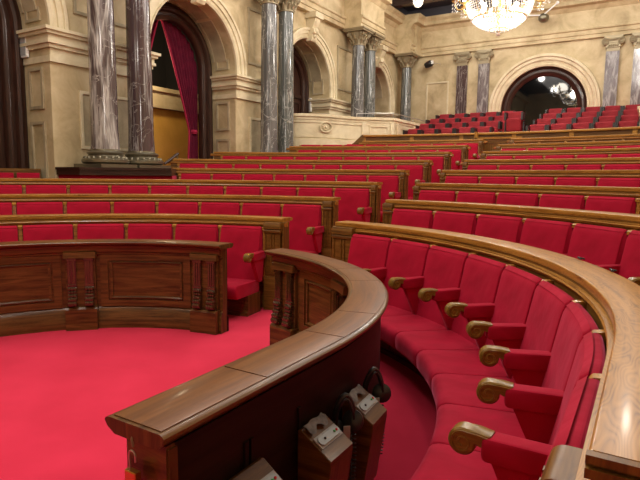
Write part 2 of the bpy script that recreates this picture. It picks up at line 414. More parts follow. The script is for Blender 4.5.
# --- benches (oak back wall, rail, desk ledge, posts)
BLK = {1: .215, 2: .13, 3: .075, 4: .07, 5: .07, 6: .07, 7: .07, 8: .07}
def bench(side, k):
    R = RR(k); z0 = ZF(k); zs = z0 + ZS
    e, st, n = (LB if side == 'L' else RB).get(k, (87.6, 2.85, 5))
    if side == 'L':
        a0, a1 = rad(e) - BLK[k] / R, rad(e + st * n) + (.02 if k >= 4 else .5)
        s0, s1 = rad(e), rad(e + st * n)
        if k == 8: a1 = rad(106.5)
        end = a0; inner = s0
    else:
        a1 = rad(e) + (BLK[k] + (.055 if k == 1 else 0)) / R; s1 = rad(e); s0 = rad(e - st * n)
        a0 = -.243 if k == 1 else s0 - .35
        end = a1; inner = s1
    sd = 'left' if side == 'L' else 'right'
    root = thing('bench_desk', 'curved oak bench back with desk ledge, %s row %s of the aisle' % (ORD[k - 1] if k < 8 else 'topmost', sd),
        'bench', (*pt(R, end), z0), 0, 'curved oak benches with desk ledges')
    B = lambda mb, name, mat, sm=40, par=root: local(root, mb).build(name, mat, par, sm)
    # desk ledge
    zt = zs + .105
    led = MB().sweep(roundprof([(R + .006, zt - .042), (R + .004, zt), (R + .215, zt), (R + .215, zt - .034)], [.006, .008, .012, .01], 3), a0, a1)
    B(led, 'desktop', 'oak')
    if side == 'R' and k == 1:
        cap = MB(); 
        for i_, (g0, g1, q_) in enumerate(((.0, .016, .007), (.016, .024, .004), (.024, .042, .008))):
            cap.sweep([(R + .002, zt - g1), (R + .002, zt - g0 - .001 * (i_ == 0)), (R + .217, zt - g0 - .001 * (i_ == 0)), (R + .217, zt - g1)], a0 - q_, a0 - .0002)
        B(cap, 'end_moulding', 'oakdark')
    rail = MB().sweep([(R - .006, zs + .018), (R - .014, zs + .030), (R - .008, zs + .040), (R - .012, zs + .046), (R + .028, zs + .050), (R + .028, zs + .063), (R + .07, zs + .063), (R + .07, zs + .010), (R + .002, zs + .010)], a0 - .008, a1 + .008)
    B(rail, 'front_rail', 'oak')
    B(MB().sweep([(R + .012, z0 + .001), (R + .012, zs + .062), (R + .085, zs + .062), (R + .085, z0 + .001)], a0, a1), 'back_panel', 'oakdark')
    # rear frieze below the ledge
    B(MB().sweep([(R + .086, zs - .06), (R + .086, zs + .062), (R + .16, zs + .062), (R + .10, zs + .02), (R + .10, zs - .06)], a0, a1), 'rear_moulding', 'oak')
    # plinth under the seats with sunk panels
    pl = MB().sweep([(R - .40, z0 + .001), (R - .40, z0 + .225), (R - .13, z0 + .225), (R - .13, z0 + .001)], s0, s1)
    if k == 1:
        pl.sweep([(R - .415, z0 + .001), (R - .415, z0 + .04), (R - .40, z0 + .045), (R - .40, z0 + .001)], s0, s1)
        for i in range(n):
            c0 = s0 + (s1 - s0) * (i + .12) / n; c1 = s0 + (s1 - s0) * (i + .88) / n
            for za, zb in ((.065, .08), (.185, .2)): pl.sweep([(R - .412, z0 + za), (R - .412, z0 + zb), (R - .40, z0 + zb), (R - .40, z0 + za)], c0, c1)
            for ca in (c0, c1 - .008): pl.sweep([(R - .412, z0 + .065), (R - .412, z0 + .2), (R - .40, z0 + .2), (R - .40, z0 + .065)], ca, ca + .008)
    B(pl, 'seat_plinth', 'mahog')
    # divider posts between the seats
    for i in range(n + 1):
        a = rad(e + st * i) if side == 'L' else rad(e - st * i)
        d = MB().sweep([(R - .035, z0 + .30), (R - .035, zs - .012), (R - .028, zs + .002), (R + .012, zs + .002), (R + .012, z0 + .30)], a - .018 / R, a + .018 / R)
        d.sweep([(R - .05, zs - .034), (R - .05, zs - .008), (R - .04, zs + .001), (R - .0, zs + .006), (R - .0, zs - .034)], a - .022 / R, a + .022 / R)
        B(d, 'divider', 'oak')
    # panelled aisle-end block
    blk = MB(); x0, x1 = (a0, s0) if side == 'L' else (s1, a1)
    w = (x1 - x0)
    blk.sweep([(R - .04, z0 + .001), (R - .04, zs - .02), (R + .012, zs - .02), (R + .012, z0 + .001)], x0 + .014 / R, x1 - .006 / R)
    nn = 2 if k <= 2 else 1
    for i in range(nn):
        for f0, f1 in ((.10, .2), (.78, .9)):
            blk.sweep([(R - .052, z0 + .42), (R - .052, zs - .07), (R - .04, zs - .06), (R - .04, z0 + .41)], x0 + w * (i + f0) / nn, x0 + w * (i + f1) / nn)
    blk.sweep([(R - .056, zs - .055), (R - .062, zs - .035), (R - .052, zs - .02), (R + .01, zs - .02), (R + .01, zs - .055)], x0, x1)
    blk.sweep([(R - .062, zs - .012), (R - .066, zs + .03), (R - .05, zs + .058), (R + .0, zs + .060), (R + .0, zs - .012)], x0, x1)
    blk.sweep([(R - .055, z0 + .001), (R - .055, z0 + .36), (R - .045, z0 + .38), (R - .03, z0 + .38), (R - .03, z0 + .001)], x0, x1)
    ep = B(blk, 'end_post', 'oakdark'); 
    # edge board standing across the aisle end
    ed = MB(); ae = a0 if side == 'L' else a1; sg = -1 if side == 'L' else 1
    q0, q1 = sorted((ae, ae + sg * .022 / R))
    ed.sweep([(R - .02, z0 + .001), (R - .02, zs + .06), (R + .10, zs + .06), (R + .10, z0 + .001)], q0, q1)
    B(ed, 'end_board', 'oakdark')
    if side == 'R' and k == 1:
        q = MB(); A0, A1 = a0 + .002, a0 + .05
        q.sweep(roundprof([(R - .075, z0 + .45), (R - .075, zs + .03), (R + .0, zs + .03), (R + .0, z0 + .45)], [0, .035, .01, 0], 5), A0, A1)
        for f in (.15, .5, .85):
            q.sweep([(R - .083, z0 + .46), (R - .083, zs - .02), (R - .075, zs - .02), (R - .075, z0 + .46)], A0 + (A1 - A0) * (f - .07), A0 + (A1 - A0) * (f + .07))
        q.sweep([(R - .085, z0 + .001), (R - .085, z0 + .45), (R, z0 + .45), (R, z0 + .001)], A0, A1)
        B(q, 'end_post', 'oakdark')
        B(MB().sweep([(R + .03, z0 + .001), (R + .03, zs + .06), (R + .19, zs + .06), (R + .19, z0 + .001)], a0 + .006, a0 + .02), 'end_board', 'oakdark')
    return root
for k in range(1, 9): bench('L', k)
for k in range(1, 9): bench('R', k)

# short bench standing in the first arch recess, left of the column platform
R = RR(4); z0 = ZF(4); zs = z0 + ZS
root = thing('bench_desk', 'short oak bench with red upholstery in the arch left of the column platform', 'bench', (*pt(R, rad(146.75)), z0))
local(root, MB().sweep([(R, zs + .01), (R, zs + .06), (R + .19, zs + .06), (R + .19, zs + .01)], rad(147.3), rad(153))).build('desktop', 'oakdark', root)
local(root, MB().sweep([(R + .012, z0 + .001), (R + .012, zs + .01), (R + .07, zs + .01), (R + .07, z0 + .001)], rad(147.3), rad(153))).build('back_panel', 'oakdark', root)
for i in range(2):
    a = 147.3 + i * 3.3 + .2
    local(root, MB().sweep(roundprof([(R - .16, z0 + .35), (R - .05, zs - .01), (R + .008, zs - .01), (R + .008, z0 + .35)], [.02, .02, 0, 0], 3), rad(a), rad(a + 2.9))).build('backrest', 'velvet', root, True)

# ------------------------------------------------------------------ front mahogany desks
ZD = .862
def front_desk(a0, a1, label, pil, joints):
    root = thing('front_desk', label, 'desk', (*pt(2.07, (a0 + a1) / 2 if a0 > 0 else 0.5), 0))
    B = lambda mb, name, mat, par=root, sm=40: local(root, mb).build(name, mat, par, sm)
    js = sorted([a0] + joints + [a1]); g = .0012
    top = MB()
    for i in range(len(js) - 1):
        q0 = js[i] + (g if i else 0); q1 = js[i + 1] - (g if i < len(js) - 2 else 0)
        top.sweep(roundprof([(1.97, ZD - .006), (1.97, ZD), (2.150, ZD), (2.150, ZD - .006)], [0, .003, .003, 0], 2), q0 + .004 * (i == 0), q1 - .004 * (i == len(js) - 2), off=i * 3.7)
    B(top, 'desktop', 'mahogtop')
    B(MB().sweep(roundprof([(1.985, ZD - .046), (1.956, ZD - .030), (1.945, ZD - .012), (1.958, ZD - .003), (2.160, ZD - .003), (2.173, ZD - .012), (2.166, ZD - .030), (2.146, ZD - .046)], [.004, .006, .006, .006, .006, .006, .006, .004], 2), a0, a1), 'edge_moulding', 'mahog')
    e0, e1 = a0 + .02, a1 - .02
    B(MB().sweep([(2.0, ZD - .05), (2.006, ZD - .09), (2.012, .755), (2.03, .745), (2.03, .73), (2.04, .725), (2.12, .725), (2.12, ZD - .05)], e0, e1), 'frieze', 'mahog')
    B(MB().sweep([(2.055, .001), (2.055, .73), (2.125, .73), (2.125, .001)], e0 + .002, e1 - .002), 'carcass', 'mahog')
    B(MB().sweep([(2.1255, .14), (2.1255, .80), (2.133, .80), (2.133, .14)], e0 + .002, e1 - .002), 'rear_board', 'mahogshade')
    B(MB().sweep([(2.02, .001), (2.02, .155), (2.03, .17), (2.035, .19), (2.045, .20), (2.056, .21), (2.056, .001)], e0, e1), 'plinth', 'mahog')
    B(MB().sweep([(2.124, .001), (2.145, .001), (2.145, .13), (2.124, .15)], e0, e1), 'rear_plinth', 'mahogshade')
    # raised frames between pilasters
    pil = sorted(pil)
    for i in range(len(pil) - 1):
        p0, p1 = pil[i] + .085, pil[i + 1] - .085
        if p1 - p0 < .1: continue
        fr = MB()
        fr.sweep([(2.04, .665), (2.04, .725), (2.056, .725), (2.056, .665)], p0, p1)
        fr.sweep([(2.04, .215), (2.04, .275), (2.056, .275), (2.056, .215)], p0, p1)
        for q0, q1 in ((p0, p0 + .035), (p1 - .035, p1)): fr.sweep([(2.04, .27), (2.04, .67), (2.056, .67), (2.056, .27)], q0, q1)
        i0, i1 = p0 + .045, p1 - .045
        for za, zb in ((.635, .655), (.285, .31)):
            fr.sweep([(2.046, za), (2.038, (za + zb) / 2), (2.046, zb), (2.056, zb), (2.056, za)], i0, i1)
        for q0 in (i0, i1 - .011): fr.sweep([(2.042, .29), (2.042, .65), (2.056, .65), (2.056, .29)], q0, q0 + .011)
        B(fr, 'panel_frame', 'mahog')
    # pilasters with carved consoles
    for p in pil:
        hw = .072
        pb = MB()
        pb.sweep([(1.97, .001), (1.97, .205), (1.985, .222), (2.056, .222), (2.056, .001)], p - hw, p + hw)
        pb.sweep([(2.025, .22), (2.025, .70), (2.056, .70), (2.056, .22)], p - hw + .006, p + hw - .006)
        pb.sweep([(1.985, .70), (1.99, .755), (2.01, .765), (2.056, .765), (2.056, .70)], p - hw, p + hw)
        po = B(pb, 'pilaster', 'mahog')
        for s_ in (-.038, .038):
            a = p + s_
            x, y = pt(2.027, a)
            mt = Matrix.Translation((x, y, 0)) @ Matrix.Rotation(max(0, a) if a <= pi else pi, 4, 'Z')
            cs = MB()
            # fluted shaft
            cs.box(-.024, .0, -.038, .038, .44, .69, mt)
            for j in (-1, 0, 1): cs.box(-.031, -.022, j * .024 - .007, j * .024 + .007, .46, .675, mt)
            cs.box(-.036, .0, -.043, .043, .425, .445, mt); cs.box(-.036, .0, -.043, .043, .675, .70, mt)
            # carved scroll
            pr = [(0, .425), (-.03, .425), (-.040, .405), (-.026, .375), (-.030, .34), (-.050, .305), (-.060, .27), (-.052, .24), (-.035, .226), (0, .226)]
            cs.extrude(pr, -.040, .040, mt, .006)
            for j, (bx, bz, br) in enumerate(((-.042, .405, .016), (-.036, .372, .014), (-.042, .338, .018), (-.054, .302, .020), (-.060, .262, .022))):
                for w in (-.024, 0, .024):
                    v = mt @ Vector((bx, w, bz)); cs.ball(tuple(v), br, 4, 1.15)
            B(cs, 'console', 'carved', po)
    return root, B
rt, B = front_desk(-.284, rad(79.4), 'curved mahogany front desk in the foreground with padlocked end, microphone boxes behind', [rad(79.4) - .095, rad(48), rad(18), -.20],
           [-.139, rad(2.2), rad(13.1), rad(35.3), rad(47.6)])
# end face panelling near the camera
ye = -.284 * 3.09
ef = MB(); ef.box(2.0, 2.15, ye + .035, ye + .065, .001, .80); ef.box(1.995, 2.145, ye + .03, ye + .06, .70, .81)
ef.box(2.02, 2.13, ye + .022, ye + .034, .62, .635); ef.box(2.02, 2.13, ye + .022, ye + .034, .24, .255)
ef.box(2.02, 2.032, ye + .022, ye + .034, .24, .635); ef.box(2.118, 2.13, ye + .022, ye + .034, .24, .635); ef.box(1.98, 2.165, ye + .02, ye + .05, .001, .19)
B(ef, 'end_panel', 'mahog')
rear = MB()
for i in range(5):
    y0 = ye + .08 + i * .30
    if y0 + .2 > 0: break
    rear.box(2.132, 2.142, y0, y0 + .016, .17, .68); rear.box(2.132, 2.142, y0 + .27, y0 + .286, .17, .68)
B(rear, 'rear_panel', 'mahogshade')
front_desk(rad(95.2), pi + .29, 'curved mahogany front desk across the red floor, left of the aisle', [rad(95.2) + .105, rad(136), rad(168)], [rad(121), rad(150)])

# padlock
pr = thing('padlock', 'small brass padlock hanging on the near end of the mahogany desk', 'padlock', (2.053, ye + .012, .79))
h = MB(); h.tube([(0, .012, .045), (0, -.006, .045)], .014, 10); h.tube([(0, -.004, .045), (.0, -.012, .03), (.004, -.012, .01)], .004, 6)
h.build('hasp', 'bronze', pr, True)
h = MB(); h.tube([(-.010, -.012, -.055), (-.012, -.012, -.02)] + [(-.000 + .012 * cos(a), -.012, -.015 + .014 * sin(a)) for a in [pi - pi * i / 8 for i in range(9)]] + [(.012, -.012, -.03)], .0028, 6)
h.build('shackle', 'steel', pr, True)
h = MB(); h.box(-.021, .021, -.020, -.004, -.105, -.055); h.box(-.019, .019, -.022, -.002, -.103, -.057); h.build('lock_body', 'brass', pr)

# microphone consoles behind the front desk
def mic_box(y, a, rad_out, label):
    """wedge box hung on the rear of the desk; face slopes down to the row"""
    if y is not None: loc = (2.147, y, 0); rz = 0
    else: x, yy = pt(2.147, a); loc = (x, yy, 0); rz = a
    t = thing('microphone_box', label, 'microphone box', loc, rz, 'microphone boxes behind the front desk')
    b_ = MB(); b_.extrude([(0, .22), (0, .605), (.012, .608), (.135, .525), (.135, .50), (.095, .22)], -.082, .082, Matrix.Identity(4), .003); b_.build('case', 'mahog', t)
    sl = math.atan2(-.083, .123)
    mt = Matrix.Translation((.076, 0, .568)) @ Matrix.Rotation(-sl, 4, 'Y')
    p = MB(); p.box(-.024, .024, -.072, .072, -.002, .003, mt); p.build('bezel', 'greycloth', t)
    c = MB()
    pts = []
    for i in range(24):
        an = 2 * pi * i / 24; cy = .05 if sin(an) > 0 else -.05
        pts.append((.017 * cos(an), cy + .017 * sin(an)))
    k = len(pts); vs = [mt @ Vector((px, py, z)) for z in (.002, .009) for px, py in pts]
    c.add(vs, [list(range(k, 2 * k))] + [[i, (i + 1) % k, k + (i + 1) % k, k + i] for i in range(k)])
    c.build('control_strip', 'silver', t)
    for yy, mm in ((-.03, 'black'), (.035, 'green'), (.05, 'red')):
        q = MB(); v = mt @ Vector((0, yy, .010)); q.ball(tuple(v), .005, 5); q.build('button', mm, t, True)
    return t
mb3 = mic_box(-.54, None, 0, 'wooden microphone box behind the desk, cut by the bottom of the view')
mb2 = mic_box(-.16, None, 0, 'wooden microphone box behind the desk, middle of the three with crumpled grey cover')
mb1 = mic_box(None, .075, 0, 'wooden microphone box behind the desk, farthest of the three')
for par, dy in ((mb2, 0), (mb1, 0)):
    q = MB(); mt = Matrix.Translation((.030, 0, .604)) @ Matrix.Rotation(math.atan2(.083, .123), 4, 'Y')
    n = 12; rnd = random.Random(5 if par is mb2 else 8)
    for i in range(n + 1):
        for j in range(4):
            yy = -.072 + .125 * i / n; e_ = .003 * sin(i * .9)
            q.v.append(tuple(mt @ Vector((-.022 + j * .012 + e_ + (.010 * sin(i * .8) if j == 3 else 0), yy, .004 + .0045 * abs(sin(i * 1.1 + j * 1.9)) + rnd.uniform(0, .002)))))
    for i in range(n):
        for j in range(3): q.face([i * 4 + j, (i + 1) * 4 + j, (i + 1) * 4 + j + 1, i * 4 + j + 1])
    o = q.build('cover', 'foam', par, 80); o['label'] = 'crumpled grey foam cover'
# headsets hanging from the desk edge
def headset(a, s_, label, tilt):
    x, y = pt(2.19, a); t = thing('headset', label, 'headset', (x, y, .55), a - rad(50), 'headsets hanging behind the front desk')
    b_ = MB()
    arc = [(.015 + .006 * sin(i), .052 * cos(pi * i / 12) * s_, .15 * sin(pi * i / 12) * s_) for i in range(13)]
    b_.tube(arc, .011, 8); b_.tube([(p[0] + .02, p[1] * .9, p[2] * .93) for p in arc], .005, 6); b_.build('headband', 'black', t, True)
    for sg in (-1, 1):
        e_ = MB(); e_.lathe([(.001, -.02), (.034, -.018), (.042, -.006), (.042, .008), (.030, .016), (.001, .018)], (0, 0, 0), 16)
        mt = Matrix.Translation((.026, sg * .045 * s_, -.01 + .02 * sg)) @ Matrix.Rotation(pi / 2 - .4, 4, 'Y') @ Matrix.Rotation(tilt * sg, 4, 'X'); e_.v = [tuple(mt @ Vector(v)) for v in e_.v]
        e_.build('ear_cup', 'black', t, True)
    cb = MB(); pth = []
    for i in range(90):
        tt = i / 89; pth.append((.035 + .01 * cos(tt * 95) + .02 * sin(tt * 3), .03 + .01 * sin(tt * 95), -.02 - .24 * tt))
    cb.tube(pth, .003, 5); cb.build('coiled_cable', 'black', t, True)
    st = MB(); st.box(.045, .052, -.010, .016, -.07, .0); lb = st.build('tag', 'greycloth', t); lb['label'] = 'pale paper tag'
    return t
headset(rad(8.2), .78, 'black headset with coiled cable hanging beyond the farthest microphone box', .3)
headset(rad(.4), .72, 'black headset with coiled cable hanging between two microphone boxes', .5)

# dark cables lying along the second-row side of the first oak ledge on the right
for i, (a, l_) in enumerate(((30.5, .07), (23.5, .06), (14.5, .09))):
    x, y = pt(R1 + .205, rad(a)); t = MB(); rz = rad(a)
    pth = [(x - sin(rz) * l_ * (j / 14 - .5) + .008 * cos(j * 1.9) * cos(rz), y + cos(rz) * l_ * (j / 14 - .5) + .008 * cos(j * 1.9) * sin(rz), 1.044 + .003 * sin(j * 2.3)) for j in range(15)]
    o = t.tube(pth, .004, 6).build('cable', 'black', None, True)
    tag(o, ['short dark cable on the first right oak ledge, farthest of three', 'short dark cable on the first right oak ledge, middle of three', 'short dark cable on the first right oak ledge, nearest the camera'][i], 'cable', 'cables on the first oak ledge')

# ------------------------------------------------------------------ floor with tiers
fl = MB()
fl.add([(-9, -5, 0), (9, -5, 0), (9, 19.5, 0), (-9, 19.5, 0)], [(0, 1, 2, 3)])
def clampfn(r, a):
    x, y = pt(r, a); return (max(-5.3, min(5.3, x)), y)
for k in range(2, 9):
    fl.sweep([(RR(k - 1) + .086, .0), (RR(k - 1) + .086, ZF(k)), (13.0, ZF(k)), (13.0, 0)], -.1, pi + .1, rad(3), fn=clampfn)
o = fl.build('floor', 'carpet'); o['kind'] = 'structure'
# gallery tiers behind the barrier
g = MB()
TV = [13.0, 13.9, 14.8, 15.7]; TZ = [2.88, 3.11, 3.34, 3.57]
for v_, z_ in zip(TV, TZ): g.box(-3.6, 5.3, v_ - .45, 17.98, .0, z_ - .82)
g.box(-5.3, 5.3, 12.35, 17.98, 0, 1.9); g.box(-5.3, -3.05, 11.2, 17.98, 0, 2.36)
o = g.build('floor', 'carpet'); o['kind'] = 'structure'
# side floor steps in the left bays
g = MB(); g.box(-7.6, -5.0, -4, 3.7, 0, .56); g.box(-7.6, -4.2, 3.7, 8.3, 0, .70); g.box(-7.6, -4.9, 8.3, 17.9, 0, 1.1)
o = g.build('floor', 'carpet'); o['kind'] = 'structure'

# ------------------------------------------------------------------ barrier under the gallery
def barrier(a0, a1, label, ramp_left):
    R_ = 11.84; root = thing('gallery_barrier', label, 'barrier', (*pt(R_, a0), 2.0), 0)
    B = lambda mb, name, mat: local(root, mb).build(name, mat, root, 40)
    B(MB().sweep([(R_, 1.36), (R_, 2.55), (R_ + .08, 2.55), (R_ + .08, 1.36)], a0, a1), 'panel', 'oakdark')
    B(MB().sweep(roundprof([(R_ - .05, 2.545), (R_ - .055, 2.60), (R_ + .12, 2.60), (R_ + .12, 2.545)], [.01, .02, .02, .01], 3), a0, a1), 'top_rail', 'oak')
    n = int((a1 - a0) / rad(5.4))
    for i in range(n + 1):
        a = a0 + (a1 - a0) * i / n
        B(MB().sweep([(R_ - .03, 1.36), (R_ - .03, 2.545), (R_, 2.545), (R_, 1.36)], a - .004, a + .004), 'post', 'oak')
    if ramp_left:
        m_ = MB(); x, y = pt(R_, a1); d = Vector((-sin(a1), cos(a1), 0)); mt = Matrix.Translation((x, y, 0)) @ Matrix(((d.x, d.y, 0, 0), (d.y, -d.x, 0, 0), (0, 0, 1, 0), (0, 0, 0, 1)))
        m_.extrude([(0, 1.9), (0, 2.60), (.04, 2.59), (.26, 2.38), (.30, 2.36), (.30, 1.9)], -.12, .055, mt)
        B(m_, 'sloped_end', 'oakdark')
    return root
barrier(rad(64), rad(107.0), 'long curved oak barrier in front of the rear gallery chairs', True)
# oak partition that closes the aisle at its top
r_ = thing('aisle_partition', 'small panelled oak partition closing the top of the aisle', 'partition', (0, 11.5, 1.36))
q = MB().box(-.52, .52, 0, .06, 0, 1.06); q.box(-.5, .5, -.015, 0, .96, 1.04); q.box(-.5, -.44, -.015, 0, 0, .96); q.box(.44, .5, -.015, 0, 0, .96); q.box(-.03, .03, -.015, 0, 0, .96); q.build('panel', 'oakdark', r_)
MB().box(-.54, .54, -.03, .09, 1.06, 1.10).build('top_rail', 'oak', r_)
MB().box(-.56, -.50, -.03, .09, 0, 1.24).build('post', 'oak', r_)

# ------------------------------------------------------------------ gallery chairs
def gallery_chair():
    t = thing('gallery_chair', 'x', 'chair')
    pb = roundprof([(-.03, .28), (.05, .80), (.11, .82), (.10, .28)], [.02, .03, .03, .02], 3)
    S = [(-.19, .014), (-.183, .004), (-.17, 0), (.17, 0), (.183, .004), (.19, .014)]
    fn = lambda r, w, z: (w, r, z)
    soft(pb, S, 0, fn).build('backrest', 'gallery', t, True)
    ps = roundprof([(-.16, .30), (-.19, .70), (-.10, .72), (-.06, .30)], [.03, .03, .03, .02], 3)
    soft([(r * .9, z * .86) for r, z in ps], S, 0, fn).build('seat', 'gallery', t, True)
    for sx in (-1, 1):
        a = MB(); a.box(sx * .222 - .026, sx * .222 + .026, -.20, .10, .56, .765); a.box(sx * .245 - .015, sx * .245 + .015, -.05, .05, .002, .52); a.build('armrest', 'black', t)
    return t
gp = gallery_chair(); first = True
for ti, (v_, z_) in enumerate(zip(TV, TZ)):
    tn = ['front', 'second', 'third', 'rear'][ti]
    for side, us in (('right', [.60 + .5 * i for i in range(5)]), ('left', [-.75 - .5 * i for i in range(5)])):
        for i, u in enumerate(us):
            if u > 2.75 or (side == 'left' and ti == 2 and i == 0 and False): continue
            o = gp if first else copy_tree(gp); first = False
            o.location = (u, v_ + .03, z_ - .82 + .0)
            o['label'] = 'dark red gallery chair, %s tier, %s block, %s from the middle gangway' % (tn, side, ORD[i])
            o['group'] = 'dark red gallery chairs, %s block' % side
o = copy_tree(gp); o.location = (-.17, 14.0, 2.52); o['label'] = 'dark red gallery chair standing alone in the middle gangway before the round window'; o['group'] = 'dark red gallery chairs, left block'
for i, (u, v_) in enumerate(((-3.75, 14.6), (-3.7, 15.5), (-3.65, 16.4), (-4.3, 12.2), (-4.35, 12.8), (-4.5, 11.2))):
    o = copy_tree(gp); o.location = (u, v_, 2.37); o.rotation_euler = (0, 0, rad(60))
    o['label'] = 'dark red chair behind the stone parapet, ' + ['right of the rear marble columns, nearest them', 'right of the rear marble columns, middle one', 'next to the corner column', 'beside the stone impost, right side', 'behind the rear pair of marble columns', 'left of the stone impost'][i]
    o['group'] = 'dark red chairs behind the stone parapet'

# ------------------------------------------------------------------ side walls with arches
UW = -5.27; ZTOP = 5.95
ARCH = [2.36, 6.94, 11.36, 15.7]; VB = 17.98; ARR = [1.27, 1.28, 1.16, 1.16]; ZSPS = [3.88, 3.90, 4.12, 4.16]; REV = .72
def arch_wall(name, s_, arches, v0):
    w = MB(); U0 = s_ * abs(UW); UD = s_ * (abs(UW) + REV)
    edges = [v0]
    for c_, r in arches: edges += [c_ - r, c_ + r]
    edges.append(VB)
    for i in range(0, len(edges), 2):
        w.add([(U0, edges[i], 0), (U0, edges[i + 1], 0), (U0, edges[i + 1], ZTOP), (U0, edges[i], ZTOP)], [(0, 1, 2, 3)])
    for (c_, r), ZSP in zip(arches, ZSPS):
        n = 32; pts = [(c_ - r, 0), ] + [(c_ - r * cos(pi * i / n), ZSP + r * sin(pi * i / n)) for i in range(n + 1)] + [(c_ + r, 0)]
        for i in range(1, n + 1):
            (a, b1), (c2, d) = pts[i], pts[i + 1]
            w.add([(U0, a, b1), (U0, c2, d), (U0, c2, ZTOP), (U0, a, ZTOP)], [(0, 1, 2, 3)])
        for i in range(len(pts) - 1):
            (a, b1), (c2, d) = pts[i], pts[i + 1]
            w.add([(U0, a, b1), (U0, c2, d), (UD, c2, d), (UD, a, b1)], [(0, 1, 2, 3)])
    o = w.build(name, 'stone', None, 30); o['kind'] = 'structure'; return o
arch_wall('wall_left', -1, list(zip(ARCH, ARR)), -4.5)
o = MB().box(5.27, 5.4, -4.5, VB, 0, 7.6).build('wall_right', 'stone'); o['kind'] = 'structure'
o = MB().box(-7.7, 5.4, -4.65, -4.5, 0, 7.6).build('wall_front', 'stone'); o['kind'] = 'structure'
# upper wall above the entablature
trim_no = [0]
def trim(mb, mat='stone', sm=30):
    trim_no[0] += 1; o = mb.build('trim_%d' % trim_no[0], mat, None, sm); o['kind'] = 'structure'; return o
def wallx(poly, v0, v1, s_=-1):
    """profile (offset into room, z) run along the side wall"""
    mb = MB(); k = len(poly)
    P = [(s_ * (abs(UW)) - s_ * p, v, z) for v in (v0, v1) for p, z in poly]
    mb.add(P, [list(range(k)), list(range(2 * k - 1, k - 1, -1))] + [[j, (j + 1) % k, k + (j + 1) % k, k + j] for j in range(k)]); return mb
def join(*mbs):
    o = MB()
    for m_ in mbs: o.add(m_.v, m_.f, m_.uv)
    return o
# entablature: architrave, frieze, cornice
def ent(d):   # d = projection
    return [(-.3, 5.95), (d, 5.95), (d, 6.06), (d + .03, 6.07), (d + .03, 6.19), (d + .07, 6.22), (d + .07, 6.27), (d, 6.29), (d, 6.82), (d + .04, 6.85), (d + .08, 6.93), (d + .10, 6.95), (d + .26, 6.98), (d + .26, 7.10), (d + .33, 7.18), (d + .34, 7.26), (-.3, 7.28)]
e_ = MB()
segs = [(-4.5, VB, .16)]
e_ = join(wallx(ent(.16), -4.5, VB), wallx(ent(.72), 3.9, 5.4), wallx(ent(.72), 8.55, 9.98), wallx(ent(.72), 13.12, 14.75), wallx(ent(.72), 17.0, VB))
trim(e_)
trim(wallx([(-.3, 7.27), (.30, 7.27), (.30, 7.7), (-.3, 7.7)], -4.5, VB), 'ceiling')
# cove and upper wall
def arch_trim(v, r, ZSP, s_=-1):
    mb = MB(); prof = [(r + .0, .0), (r + .0, .05), (r + .045, .075), (r + .05, .05), (r + .12, .06), (r + .125, .09), (r + .21, .10), (r + .215, .13), (r + .275, .13), (r + .285, .0)]
    n = 36; k = len(prof); o = 0
    angs = [(-1, -.16)] + [(0, pi * i / n) for i in range(n + 1)] + [(1, -.16)]
    for t_, a in angs:
        for rr, p in prof:
            if t_ == -1: vv, z = v - rr, 3.76
            elif t_ == 1: vv, z = v + rr, 3.76
            else: vv, z = v - rr * cos(a), ZSP + rr * sin(a)
            mb.v.append((s_ * abs(UW) - s_ * p, vv, z))
    for i in range(len(angs) - 1):
        for j in range(k - 1): mb.face([i * k + j, i * k + j + 1, (i + 1) * k + j + 1, (i + 1) * k + j])
    return mb
for c_, r, z_ in zip(ARCH, ARR, ZSPS): trim(arch_trim(c_, r, z_), 'stonepale')
# keystones
for c_, dz_ in zip(ARCH, (0, 0, .16, .2)):
    ks = MB(); mt = Matrix.Translation((UW, c_, 0))
    ks.extrude([(0, 5.04 + dz_), (.16, 5.04 + dz_), (.20, 5.10 + dz_), (.17, 5.18 + dz_), (.20, 5.30 + dz_ * .5), (.28, 5.40), (.26, 5.50), (.20, 5.56), (.24, 5.62), (.30, 5.74), (.32, 5.94), (0, 5.94)], -.13, .13, mt, .015)
    ks.box(.0, .36, -.20, .20, 5.80, 5.95, mt); ks.ball((UW + .22, c_, 5.46), .10, 6); ks.ball((UW + .19, c_, 5.20 + dz_), .07, 6, 1.3)
    trim(ks, 'stonepale', 35)
# imposts: continuous band between arches, returned round the jambs
def impost(v0, v1, z=3.81):
    mb = MB()
    steps = [(.03, z - .52, z - .42), (.0, z - .42, z - .30), (.05, z - .30, z - .24), (.09, z - .24, z - .19), (.07, z - .19, z - .10), (.12, z - .10, z - .05), (.16, z - .05, z)]
    for p, z0_, z1_ in steps:
        mb.box(UW - .71, UW + .02 + p, v0 - p, v1 + p, z0_, z1_)
    return mb
piers = [(ARCH[0] + ARR[0], ARCH[1] - ARR[1]), (ARCH[1] + ARR[1], ARCH[2] - ARR[2]), (ARCH[2] + ARR[2], ARCH[3] - ARR[3]), (ARCH[3] + ARR[3], VB)]
for a, b_ in piers: trim(impost(a + .004, min(b_ - .004, VB)), 'stonepale', 20)
